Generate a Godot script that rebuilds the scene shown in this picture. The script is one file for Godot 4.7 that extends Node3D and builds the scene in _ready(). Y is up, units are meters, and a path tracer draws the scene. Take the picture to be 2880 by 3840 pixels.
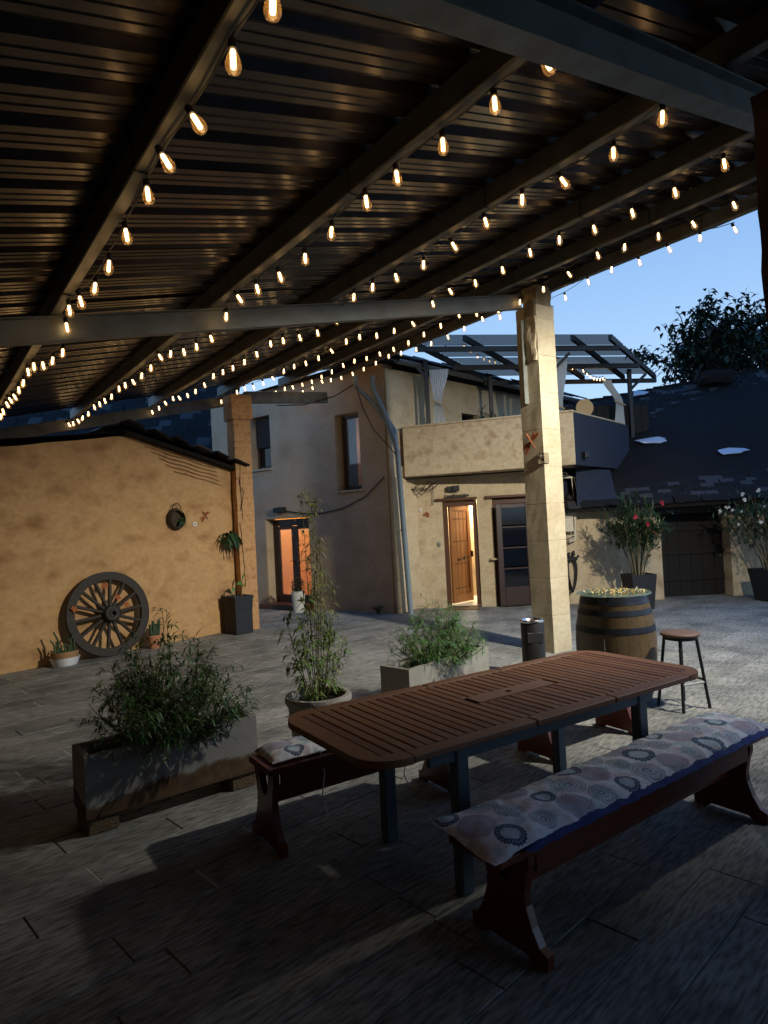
extends Node3D
# Courtyard of a country house at dusk: canopy with string lights, houses round a stamped concrete yard.

class G:
	# collects triangles; corners are given counter-clockwise seen from outside and stored clockwise
	var v := PackedVector3Array()
	var n := PackedVector3Array()
	var u := PackedVector2Array()
	var c := PackedColorArray()
	var xf := Transform3D()
	var col := Color.WHITE
	func p(a, na, ua = Vector2.ZERO):
		v.push_back(xf * a); n.push_back((xf.basis * na).normalized()); u.push_back(ua); c.push_back(col)
	func tri(a, b, d, na = null, nb = null, nd = null, ua = Vector2.ZERO, ub = Vector2.ZERO, ud = Vector2.ZERO):
		if na == null:
			na = (b - a).cross(d - a).normalized(); nb = na; nd = na
		p(a, na, ua); p(d, nd, ud); p(b, nb, ub)
	func quad(a, b, d, e):
		tri(a, b, d); tri(a, d, e)
	func quv(a, b, d, e, ua, ub, ud, ue):
		var m = (b - a).cross(d - a).normalized()
		tri(a, b, d, m, m, m, ua, ub, ud); tri(a, d, e, m, m, m, ua, ud, ue)
	func sq(a, b, d, e, na, nb, nd, ne, ua = Vector2.ZERO, ub = Vector2.ZERO, ud = Vector2.ZERO, ue = Vector2.ZERO):
		tri(a, b, d, na, nb, nd, ua, ub, ud); tri(a, d, e, na, nd, ne, ua, ud, ue)
	func oq(a, b, d, e, from):
		if (b - a).cross(d - a).dot((a + b + d + e) * 0.25 - from) < 0: quad(e, d, b, a)
		else: quad(a, b, d, e)
	func ot(a, b, d, from):
		if (b - a).cross(d - a).dot((a + b + d) / 3.0 - from) < 0: tri(d, b, a)
		else: tri(a, b, d)
	func box(ctr: Vector3, size: Vector3, b := 0.0, bs := Basis()):
		var h := size * 0.5
		b = min(b, min(h.x, min(h.y, h.z)) * 0.9)
		var q = func(s: Vector3, ax: int) -> Vector3:
			var r := Vector3(s.x * h.x, s.y * h.y, s.z * h.z)
			for k in 3:
				if k != ax: r[k] -= s[k] * b
			return ctr + bs * r
		for ax in 3:
			var a1 := (ax + 1) % 3
			var a2 := (ax + 2) % 3
			for sg in [-1.0, 1.0]:
				var k := []
				for pr in [[-1, -1], [1, -1], [1, 1], [-1, 1]]:
					var s := Vector3(); s[ax] = sg; s[a1] = pr[0]; s[a2] = pr[1]
					k.push_back(q.call(s, ax))
				oq(k[0], k[1], k[2], k[3], ctr)
				if b > 0:
					for sg2 in [-1.0, 1.0]:
						var s0 := Vector3(); s0[ax] = sg; s0[a1] = sg2; s0[a2] = -1
						var s1 := s0; s1[a2] = 1
						oq(q.call(s0, ax), q.call(s1, ax), q.call(s1, a1), q.call(s0, a1), ctr)
		if b > 0:
			for x in [-1.0, 1.0]:
				for y in [-1.0, 1.0]:
					for z in [-1.0, 1.0]:
						var s := Vector3(x, y, z)
						ot(q.call(s, 0), q.call(s, 1), q.call(s, 2), ctr)
	func bar(a: Vector3, b: Vector3, w: float, h: float, up := Vector3.UP, bev := 0.0):
		var x := (b - a).normalized()
		var z := x.cross(up).normalized()
		box((a + b) * 0.5, Vector3(a.distance_to(b), h, w), bev, Basis(x, z.cross(x).normalized(), z))
	func tube(pts: Array, r0: float, sides := 6, r1 := -1.0, cap := true):
		if r1 < 0: r1 = r0
		var last = null
		var ln = null
		var side := Vector3.ZERO
		var m := pts.size()
		for i in m:
			var t: Vector3 = (pts[min(i + 1, m - 1)] - pts[max(i - 1, 0)]).normalized()
			if i == 0: side = t.cross(Vector3.UP if absf(t.y) < 0.9 else Vector3.RIGHT).normalized()
			else: side = (side - t * side.dot(t)).normalized()
			var up := t.cross(side)
			var r := lerpf(r0, r1, float(i) / max(1, m - 1))
			var ring := []
			var rn := []
			for k in sides:
				var an := TAU * k / sides
				var d := side * cos(an) + up * sin(an)
				rn.push_back(d); ring.push_back(pts[i] + d * r)
			if last != null:
				for k in sides:
					var k2 := (k + 1) % sides
					sq(last[k], last[k2], ring[k2], ring[k], ln[k], ln[k2], rn[k2], rn[k])
			if cap and (i == 0 or i == m - 1):
				var s := -1.0 if i == 0 else 1.0
				for k in sides:
					var k2 := (k + 1) % sides
					if s > 0: tri(pts[i], ring[k], ring[k2])
					else: tri(pts[i], ring[k2], ring[k])
			last = ring; ln = rn
	func lathe(prof: Array, segs := 24, smooth := true, x := Transform3D()):
		# profile of Vector2(radius, height) from bottom to top along the outside
		var m := prof.size()
		var nn := []
		for i in m - 1:
			var d: Vector2 = prof[i + 1] - prof[i]
			nn.push_back(Vector2(d.y, -d.x).normalized())
		for i in m - 1:
			var na: Vector2 = nn[i]
			var nb: Vector2 = nn[i]
			if smooth:
				if i > 0 and nn[i].dot(nn[i - 1]) > 0.5: na = (nn[i] + nn[i - 1]).normalized()
				if i < m - 2 and nn[i].dot(nn[i + 1]) > 0.5: nb = (nn[i] + nn[i + 1]).normalized()
			for k in segs:
				var a0 := TAU * k / segs
				var a1 := TAU * (k + 1) / segs
				var c0 := Vector3(cos(a0), 0, -sin(a0))
				var c1 := Vector3(cos(a1), 0, -sin(a1))
				var A: Vector3 = x * (c0 * prof[i].x + Vector3.UP * prof[i].y)
				var B: Vector3 = x * (c1 * prof[i].x + Vector3.UP * prof[i].y)
				var C: Vector3 = x * (c1 * prof[i + 1].x + Vector3.UP * prof[i + 1].y)
				var D: Vector3 = x * (c0 * prof[i + 1].x + Vector3.UP * prof[i + 1].y)
				sq(A, B, C, D, x.basis * (c0 * na.x + Vector3.UP * na.y), x.basis * (c1 * na.x + Vector3.UP * na.y), x.basis * (c1 * nb.x + Vector3.UP * nb.y), x.basis * (c0 * nb.x + Vector3.UP * nb.y))
	func prism(poly: PackedVector2Array, z0: float, z1: float, x := Transform3D()):
		if Geometry2D.is_polygon_clockwise(poly): poly.reverse()
		var ix := Geometry2D.triangulate_polygon(poly)
		for i in range(0, ix.size(), 3):
			var a := poly[ix[i]]
			var b := poly[ix[i + 1]]
			var d := poly[ix[i + 2]]
			if (b - a).cross(d - a) < 0:
				var t := b
				b = d; d = t
			tri(x * Vector3(a.x, a.y, z1), x * Vector3(b.x, b.y, z1), x * Vector3(d.x, d.y, z1))
			tri(x * Vector3(a.x, a.y, z0), x * Vector3(d.x, d.y, z0), x * Vector3(b.x, b.y, z0))
		for i in poly.size():
			var a := poly[i]
			var b := poly[(i + 1) % poly.size()]
			quad(x * Vector3(a.x, a.y, z0), x * Vector3(b.x, b.y, z0), x * Vector3(b.x, b.y, z1), x * Vector3(a.x, a.y, z1))
	func wall(L: float, Ht: float, th: float, holes: Array):
		# wall from x 0..L, y 0..Ht, front at z 0, back at -th, with rectangular openings [x0, x1, y0, y1]
		var xs := [0.0, L]
		var ys := [0.0, Ht]
		for h in holes:
			for k in 2:
				if not xs.has(h[k]): xs.push_back(h[k])
				if not ys.has(h[k + 2]): ys.push_back(h[k + 2])
		xs.sort(); ys.sort()
		var solid = func(i, j):
			if i < 0 or j < 0 or i >= xs.size() - 1 or j >= ys.size() - 1: return false
			var mx = (xs[i] + xs[i + 1]) * 0.5
			var my = (ys[j] + ys[j + 1]) * 0.5
			for h in holes:
				if mx > h[0] and mx < h[1] and my > h[2] and my < h[3]: return false
			return true
		for i in xs.size() - 1:
			for j in ys.size() - 1:
				if not solid.call(i, j): continue
				var x0 = xs[i]
				var x1 = xs[i + 1]
				var y0 = ys[j]
				var y1 = ys[j + 1]
				quad(Vector3(x0, y0, 0), Vector3(x1, y0, 0), Vector3(x1, y1, 0), Vector3(x0, y1, 0))
				quad(Vector3(x1, y0, -th), Vector3(x0, y0, -th), Vector3(x0, y1, -th), Vector3(x1, y1, -th))
				if not solid.call(i - 1, j): quad(Vector3(x0, y0, -th), Vector3(x0, y0, 0), Vector3(x0, y1, 0), Vector3(x0, y1, -th))
				if not solid.call(i + 1, j): quad(Vector3(x1, y0, 0), Vector3(x1, y0, -th), Vector3(x1, y1, -th), Vector3(x1, y1, 0))
				if not solid.call(i, j - 1): quad(Vector3(x0, y0, -th), Vector3(x1, y0, -th), Vector3(x1, y0, 0), Vector3(x0, y0, 0))
				if not solid.call(i, j + 1): quad(Vector3(x0, y1, 0), Vector3(x1, y1, 0), Vector3(x1, y1, -th), Vector3(x0, y1, -th))
	func leaf(b: Vector3, d: Vector3, up: Vector3, l: float, w: float, droop := 0.25):
		# a folded blade: two segments that bend downwards
		var s := d.cross(up)
		if s.length() < 0.05: s = d.cross(Vector3(0.3, 0.2, 0.9))
		s = s.normalized() * w * 0.5
		var m := b + d * l * 0.45 + up * w * 0.15
		var e := b + (d - Vector3.UP * droop).normalized() * l
		var a1 := m + s
		var a2 := m - s
		tri(b, a1, m); tri(b, m, a2); tri(a1, e, m); tri(m, e, a2)
	func rough(amp: float, freq: float, sd := 1):
		# pushes corners by a noise of their place, so that seams stay closed
		var f := FastNoiseLite.new(); f.seed = sd; f.frequency = freq
		for i in v.size():
			var q := v[i]
			v[i] = q + Vector3(f.get_noise_3dv(q), f.get_noise_3dv(q + Vector3(31, 7, 3)) * 0.4, f.get_noise_3dv(q + Vector3(5, 63, 17))) * amp
		for i in range(0, v.size(), 3):
			var m := (v[i + 2] - v[i]).cross(v[i + 1] - v[i]).normalized()
			n[i] = m; n[i + 1] = m; n[i + 2] = m
	func mesh() -> ArrayMesh:
		var a := []
		a.resize(Mesh.ARRAY_MAX)
		a[Mesh.ARRAY_VERTEX] = v; a[Mesh.ARRAY_NORMAL] = n; a[Mesh.ARRAY_TEX_UV] = u; a[Mesh.ARRAY_COLOR] = c
		var m := ArrayMesh.new()
		m.add_surface_from_arrays(Mesh.PRIMITIVE_TRIANGLES, a)
		return m

var M := {}
var used := {}
var rng := RandomNumberGenerator.new()

func V(x: float, y: float, z: float) -> Vector3: return Vector3(x, y, z)
func lin(r: float, g: float, b: float, a := 1.0) -> Color: return Color(r, g, b, a).linear_to_srgb()

func numbered(nm: String) -> String:
	if not used.has(nm):
		used[nm] = 0
		return nm
	used[nm] += 1
	return "%s_%03d" % [nm, used[nm]]

func thing(nm: String, label: String, cat: String, xf := Transform3D(), group := "") -> Node3D:
	var o := Node3D.new()
	o.name = numbered(nm); add_child(o); o.transform = xf
	o.set_meta("label", label); o.set_meta("category", cat)
	if group: o.set_meta("group", group)
	return o

func part(nm: String, g, mat: String, parent: Node, xf := Transform3D()) -> MeshInstance3D:
	var o := MeshInstance3D.new()
	o.name = nm
	o.mesh = g.mesh() if g is G else g
	o.material_override = M[mat]
	parent.add_child(o, true)
	o.transform = xf
	return o

func one(nm: String, g, mat: String, label: String, cat: String, xf := Transform3D(), group := "") -> MeshInstance3D:
	var o := MeshInstance3D.new()
	o.name = numbered(nm); add_child(o)
	o.mesh = g.mesh() if g is G else g
	o.material_override = M[mat]
	o.transform = xf
	o.set_meta("label", label); o.set_meta("category", cat)
	if group: o.set_meta("group", group)
	return o

func frame(px, py, pz, dx, dz) -> Transform3D:
	# local x runs along (dx, dz), local z points out to the right-hand side of it
	var x := Vector3(dx, 0, dz).normalized()
	return Transform3D(Basis(x, Vector3.UP, Vector3(-x.z, 0, x.x)), Vector3(px, py, pz))

func at(x, y, z, turn := 0.0) -> Transform3D:
	return Transform3D(Basis(Vector3.UP, turn), Vector3(x, y, z))

func ntex(sd: int, freq: float, cols: Array, oct := 4, size := 512, kind := FastNoiseLite.TYPE_SIMPLEX_SMOOTH, offs := []) -> NoiseTexture2D:
	var f := FastNoiseLite.new()
	f.seed = sd; f.frequency = freq; f.noise_type = kind; f.fractal_octaves = oct
	var t := NoiseTexture2D.new()
	t.width = size; t.height = size; t.seamless = true; t.noise = f
	var gr := Gradient.new()
	var of := PackedFloat32Array()
	var cs := PackedColorArray()
	for i in cols.size():
		of.push_back(offs[i] if offs.size() else float(i) / (cols.size() - 1)); cs.push_back(cols[i])
	gr.offsets = of; gr.colors = cs
	t.color_ramp = gr
	return t

func grey(a: float) -> Color: return Color(a, a, a)

func mat(nm: String, albedo: Color, rough := 0.8, metal := 0.0) -> StandardMaterial3D:
	var m := StandardMaterial3D.new()
	m.resource_name = nm; m.albedo_color = albedo; m.roughness = rough; m.metallic = metal
	M[nm] = m
	return m

func skin(m: StandardMaterial3D, tex, sc: float, bump = null, bs := 0.0, detail = null, dsc := 0.3, world := true):
	# colour grain, relief and coarser blotches, all laid by position
	m.albedo_texture = tex
	m.uv1_triplanar = true; m.uv1_world_triplanar = world; m.uv1_scale = Vector3.ONE * sc
	if bump:
		m.heightmap_enabled = true; m.heightmap_texture = bump; m.heightmap_scale = bs
	if detail:
		m.detail_enabled = true; m.detail_albedo = detail; m.detail_blend_mode = BaseMaterial3D.BLEND_MODE_MUL
		m.detail_uv_layer = BaseMaterial3D.DETAIL_UV_2
		m.uv2_triplanar = true; m.uv2_world_triplanar = world; m.uv2_scale = Vector3.ONE * dsc

var T := {}

func materials():
	T.fine = ntex(1, 0.06, [grey(0.86), grey(0.96), grey(1.0)], 4)
	T.grit = ntex(2, 0.25, [grey(0.35), grey(0.78), grey(1.0)], 3)
	T.patch = ntex(3, 0.012, [Color(0.8, 0.77, 0.73), Color(0.95, 0.93, 0.91), Color(1, 1, 1), Color(0.92, 0.9, 0.88)], 5)
	T.stain = ntex(4, 0.02, [Color(0.6, 0.52, 0.45), Color(0.86, 0.82, 0.78), Color(1, 1, 1), Color(0.92, 0.9, 0.86)], 4, 1024, FastNoiseLite.TYPE_SIMPLEX_SMOOTH, [0.0, 0.25, 0.5, 1.0])
	T.bump = ntex(5, 0.05, [grey(0.0), grey(1.0)], 5)
	T.bumpfine = ntex(6, 0.2, [grey(0.0), grey(1.0)], 3)
	T.pits = ntex(7, 0.045, [grey(0.2), grey(0.95), grey(1.0)], 4, 512, FastNoiseLite.TYPE_CELLULAR)
	T.wood = ntex(8, 0.03, [grey(0.55), grey(0.85), grey(0.7), grey(1.0)], 4)
	T.conc = ntex(9, 0.03, [grey(0.45), grey(0.74), grey(0.92), grey(1.0)], 6, 1024)
	T.cpatch = ntex(10, 0.01, [Color(0.64, 0.64, 0.63), Color(0.82, 0.83, 0.83), Color(0.97, 0.97, 0.96), Color(1, 1, 1)], 5, 512)
	T.rust = ntex(11, 0.02, [Color(0.74, 0.66, 0.6), Color(0.94, 0.9, 0.87), Color(1, 1, 1)], 4)
	T.und = ntex(12, 0.016, [grey(0.0), grey(1.0)], 3)
	# plaster and paint
	skin(mat("cream", lin(0.60, 0.49, 0.325), 0.9), T.fine, 0.45, T.und, 0.3, T.patch, 0.27)
	skin(mat("cream_rough", lin(0.60, 0.49, 0.325), 0.95), T.fine, 0.5, T.und, 0.45, T.patch, 0.31)
	skin(mat("pillar_cream", lin(0.50, 0.44, 0.31), 0.9), T.fine, 0.45, T.bumpfine, 0.05, T.patch, 0.23)
	skin(mat("mortar", lin(0.5, 0.4, 0.25), 0.95), T.grit, 2.0, T.bump, 3.0)
	skin(mat("orange", lin(0.60, 0.365, 0.165), 0.9), T.fine, 0.4, T.und, 0.5, T.stain, 0.11)
	skin(mat("orange_pillar", lin(0.58, 0.33, 0.15), 0.92), T.fine, 0.9, T.und, 1.6, T.stain, 0.37)
	skin(mat("house", lin(0.55, 0.42, 0.285), 0.92), T.fine, 0.6, T.bumpfine, 0.06, T.patch, 0.19)
	skin(mat("parapet", lin(0.56, 0.455, 0.30), 0.92), T.fine, 0.45, T.und, 0.2, T.stain, 0.17)
	skin(mat("slate_blue", lin(0.028, 0.035, 0.055), 0.8), T.fine, 1.2, T.bump, 1.0)
	mat("inner_white", lin(0.75, 0.7, 0.6), 0.9)
	mat("inner_orange", lin(0.62, 0.34, 0.12), 0.9)
	mat("inner_floor", lin(0.35, 0.22, 0.12), 0.6)
	# roofs
	skin(mat("sheet", lin(0.085, 0.075, 0.064), 0.27, 0.9), T.rust, 0.6, T.und, 0.1)
	skin(mat("steel", lin(0.115, 0.13, 0.132), 0.55, 0.3), T.rust, 0.5)
	skin(mat("steel_light", lin(0.19, 0.225, 0.225), 0.5, 0.3), T.rust, 0.4)
	skin(mat("slate", lin(0.014, 0.013, 0.0135), 0.8), T.fine, 1.5, T.bump, 1.0)
	skin(mat("slate_light", lin(0.05, 0.048, 0.05), 0.6), T.fine, 1.7, T.bump, 1.0)
	skin(mat("slate_brown", lin(0.013, 0.010, 0.009), 0.85), T.fine, 1.6, T.bump, 1.0)
	for k in ["slate", "slate_light", "slate_brown", "slate_blue"]: M[k].metallic_specular = 0.3
	skin(mat("dark_pillar", lin(0.16, 0.1, 0.06), 0.95), T.grit, 1.2, T.und, 0.8)
	mat("black_steel", lin(0.012, 0.013, 0.016), 0.5, 0.2)
	skin(mat("zinc", lin(0.23, 0.28, 0.3), 0.42, 0.35), T.rust, 0.9)
	mat("pvc", lin(0.2, 0.26, 0.29), 0.45)
	# ground
	var f := mat("plank", lin(0.38, 0.385, 0.37), 0.62)
	f.albedo_texture = T.conc; f.uv1_scale = Vector3(0.22, 1.3, 1)
	f.heightmap_enabled = true; f.heightmap_texture = T.conc; f.heightmap_scale = 0.22
	f.roughness = 0.82
	f.detail_enabled = true; f.detail_albedo = T.cpatch; f.detail_blend_mode = BaseMaterial3D.BLEND_MODE_MUL
	f.detail_uv_layer = BaseMaterial3D.DETAIL_UV_2
	f.uv2_triplanar = true; f.uv2_world_triplanar = true; f.uv2_scale = Vector3.ONE * 0.21
	var f2: StandardMaterial3D = f.duplicate(); f2.resource_name = "plank_pale"; f2.albedo_color = lin(0.44, 0.445, 0.43); f2.uv1_offset = Vector3(0.37, 0.21, 0); M["plank_pale"] = f2
	var f3: StandardMaterial3D = f.duplicate(); f3.resource_name = "plank_dark"; f3.albedo_color = lin(0.33, 0.332, 0.318); f3.uv1_offset = Vector3(0.71, 0.63, 0); M["plank_dark"] = f3
	skin(mat("grout", lin(0.2, 0.2, 0.19), 0.95), T.fine, 1.0)
	mat("grout_pale", lin(0.42, 0.42, 0.4), 0.95)
	skin(mat("earth", lin(0.16, 0.14, 0.11), 0.95), T.fine, 0.3)
	# wood
	var w := mat("table_wood", lin(0.36, 0.15, 0.06), 0.6)
	skin(w, T.wood, 1.0, T.wood, 0.15, null, 0.3, false); w.uv1_scale = Vector3(9, 9, 0.9)
	w = mat("table_rail", lin(0.34, 0.145, 0.062), 0.58)
	skin(w, T.wood, 1.0, T.wood, 0.15, null, 0.3, false); w.uv1_scale = Vector3(0.9, 9, 9)
	for k in [["table_wood_red", 0.27, 0.1, 0.045], ["table_wood_pale", 0.34, 0.155, 0.075]]:
		var tw: StandardMaterial3D = M["table_wood"].duplicate(); tw.resource_name = k[0]; tw.albedo_color = lin(k[1], k[2], k[3]); M[k[0]] = tw
	w = mat("table_board", lin(0.38, 0.19, 0.11), 0.5)
	skin(w, T.wood, 1.0, T.wood, 0.1, null, 0.3, false); w.uv1_scale = Vector3(0.9, 9, 9)
	w = mat("bench_wood", lin(0.25, 0.055, 0.02), 0.3)
	skin(w, T.wood, 1.0, null, 0.0, null, 0.3, false); w.uv1_scale = Vector3(0.8, 7, 7)
	mat("table_frame", lin(0.075, 0.1, 0.125), 0.5, 0.1)
	w = mat("barrel_oak", lin(0.17, 0.115, 0.055), 0.42)
	skin(w, T.wood, 1.0, T.wood, 0.2, T.patch, 1.0, false); w.uv1_scale = Vector3(8, 0.9, 8)
	mat("hoop", lin(0.02, 0.024, 0.035), 0.38, 0.5)
	w = mat("old_wood", lin(0.045, 0.032, 0.022), 0.7)
	skin(w, T.wood, 1.0, T.wood, 0.3, null, 0.3, false); w.uv1_scale = Vector3(6, 6, 6)
	mat("iron", lin(0.02, 0.02, 0.022), 0.55, 0.4)
	w = mat("door_wood", lin(0.42, 0.17, 0.045), 0.45)
	skin(w, T.wood, 1.0, T.wood, 0.1, null, 0.3, false); w.uv1_scale = Vector3(8, 0.9, 8)
	w = mat("frame_wood", lin(0.14, 0.05, 0.02), 0.45)
	skin(w, T.wood, 1.0, null, 0.0, null, 0.3, false); w.uv1_scale = Vector3(8, 0.9, 8)
	mat("dark_frame", lin(0.03, 0.012, 0.008), 0.4)
	w = mat("garage_wood", lin(0.013, 0.0095, 0.007), 0.85)
	skin(w, T.wood, 1.0, T.wood, 0.3, null, 0.3, false); w.uv1_scale = Vector3(6, 0.8, 6)
	w = mat("stool_wood", lin(0.16, 0.09, 0.065), 0.6)
	skin(w, T.wood, 1.0, T.wood, 0.15, null, 0.3, false); w.uv1_scale = Vector3(3, 12, 12)
	# glass and lamps
	var gl := mat("pane", Color(0.9, 0.95, 1.0, 0.08), 0.03); gl.transparency = BaseMaterial3D.TRANSPARENCY_ALPHA
	mat("dark_pane", lin(0.004, 0.004, 0.005), 0.04)
	gl = mat("bulb_glass", Color(1.0, 0.85, 0.6, 0.06), 0.05); gl.transparency = BaseMaterial3D.TRANSPARENCY_ALPHA
	gl = mat("table_glass", Color(0.6, 0.75, 0.7, 0.14), 0.05); gl.transparency = BaseMaterial3D.TRANSPARENCY_ALPHA
	gl = mat("polycarbonate", Color(0.14, 0.22, 0.3, 0.85), 0.35); gl.transparency = BaseMaterial3D.TRANSPARENCY_ALPHA
	var em := mat("filament", lin(1.0, 0.75, 0.4), 0.6)
	em.emission_enabled = true; em.emission = lin(1.0, 0.66, 0.28); em.emission_energy_multiplier = 9.0
	em = mat("flood_face", lin(0.9, 0.9, 0.9), 0.5)
	em.emission_enabled = true; em.emission = lin(1.0, 0.96, 0.88); em.emission_energy_multiplier = 6.0
	em = mat("room_lamp", lin(0.9, 0.85, 0.7), 0.5)
	em.emission_enabled = true; em.emission = lin(1.0, 0.8, 0.5); em.emission_energy_multiplier = 4.0
	mat("socket", lin(0.015, 0.015, 0.015), 0.6)
	# other things
	skin(mat("planter", lin(0.34, 0.345, 0.34), 0.9), T.grit, 3.2, T.bumpfine, 0.5, T.patch, 0.9)
	skin(mat("planter_pale", lin(0.46, 0.46, 0.43), 0.9), T.grit, 3.0, T.bumpfine, 0.5, T.patch, 0.9)
	skin(mat("rust_stain", lin(0.13, 0.075, 0.035), 0.9), T.grit, 3.0, T.bumpfine, 0.5, T.patch, 1.2)
	skin(mat("block", lin(0.2, 0.14, 0.085), 0.95), T.grit, 2.4, T.bump, 0.8)
	skin(mat("soil", lin(0.02, 0.014, 0.01), 1.0), T.grit, 4.0, T.bump, 3.0)
	skin(mat("white_stone", lin(0.68, 0.66, 0.6), 0.85), T.grit, 2.4, T.bump, 0.6, T.patch, 1.5)
	mat("white", lin(0.78, 0.8, 0.82), 0.45)
	mat("pot_white", lin(0.6, 0.6, 0.56), 0.55)
	skin(mat("clay", lin(0.34, 0.19, 0.085), 0.9), T.fine, 4.0)
	mat("terracotta", lin(0.5, 0.2, 0.1), 0.85)
	mat("dark_pot", lin(0.010, 0.0125, 0.016), 0.7)
	mat("black_plastic", lin(0.012, 0.012, 0.014), 0.5)
	mat("chrome", lin(0.75, 0.75, 0.75), 0.22, 1.0)
	mat("rusty", lin(0.3, 0.085, 0.025), 0.85)
	mat("wicker", lin(0.05, 0.032, 0.018), 0.85)
	mat("straw", lin(0.42, 0.28, 0.13), 0.9)
	mat("cushion_blue", lin(0.012, 0.03, 0.16), 0.9)
	mat("curtain", lin(0.72, 0.74, 0.72), 0.9).backlight_enabled = true
	M["curtain"].backlight = lin(0.35, 0.37, 0.38)
	mat("tarp", lin(0.42, 0.46, 0.55), 0.4)
	mat("mat_brown", lin(0.14, 0.09, 0.045), 1.0)
	mat("box_cream", lin(0.6, 0.54, 0.42), 0.6)
	mat("ink", lin(0.01, 0.01, 0.012), 0.6)
	mat("paper", lin(0.75, 0.75, 0.75), 0.7)
	mat("red", lin(0.5, 0.04, 0.05), 0.5)
	mat("lilac", lin(0.5, 0.48, 0.62), 0.5)
	mat("plate_blue", lin(0.02, 0.045, 0.12), 0.35)
	mat("grey_plastic", lin(0.3, 0.32, 0.33), 0.5)
	mat("petal", Color.WHITE, 0.8).vertex_color_use_as_albedo = true
	var lf := mat("leaf", Color.WHITE, 0.55)
	lf.vertex_color_use_as_albedo = true; lf.backlight_enabled = true; lf.backlight = lin(0.03, 0.055, 0.008)
	mat("stem", Color.WHITE, 0.8).vertex_color_use_as_albedo = true
	mat("bark", lin(0.03, 0.022, 0.016), 0.9)

# ---- the canopy's own directions: ra runs along the purlins, rb up the slope
const RA := Vector3(-0.584, 0, -0.8117)
const RB := Vector3(0.8117, 0, -0.584)
func R(a, b, off = 0.0) -> Vector3:
	return RA * a + RB * b + Vector3.UP * (4.43 + 0.223 * (b - 6.05) + off)

func _ready():
	rng.seed = 11
	# camera
	var cam := Camera3D.new()
	cam.name = "camera"
	add_child(cam)
	cam.fov = 76.17
	cam.near = 0.05; cam.far = 400.0
	cam.transform = Transform3D(Basis(Vector3.RIGHT, deg_to_rad(0.94)) * Basis(Vector3.BACK, atan(-0.0505)), Vector3(0, 1.7, 0))
	cam.current = true
	# dusk sky
	var env := Environment.new()
	env.background_mode = Environment.BG_SKY
	var sm := ProceduralSkyMaterial.new()
	sm.sky_top_color = lin(0.014, 0.16, 0.52)
	sm.sky_horizon_color = lin(0.52, 0.73, 0.92)
	sm.sky_curve = 0.3
	sm.ground_bottom_color = lin(0.05, 0.05, 0.05)
	sm.ground_horizon_color = lin(0.3, 0.34, 0.38)
	var sky := Sky.new(); sky.sky_material = sm
	env.sky = sky
	env.background_energy_multiplier = 1.35
	env.tonemap_mode = Environment.TONE_MAPPER_LINEAR
	env.tonemap_exposure = 1.0
	env.sdfgi_enabled = true; env.ssao_enabled = true; env.ssil_enabled = true
	var we := WorldEnvironment.new(); we.name = "world_environment"; we.environment = env; add_child(we)
	materials()
	ground()
	canopy()
	pillars()
	out_of_frame()
	gable_house()
	rear_house()
	town_house()
	annex()
	barn()
	pergola()
	tree()
	floodlight()
	strings()
	furniture()
	planters()
	yard_things()
	left_wall_things()
	door_wall_things()
	oleanders()

func structure(nm: String, g, m: String) -> MeshInstance3D:
	var o := MeshInstance3D.new()
	o.name = nm; add_child(o); o.mesh = g.mesh(); o.material_override = M[m]; o.set_meta("kind", "structure")
	return o

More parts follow.
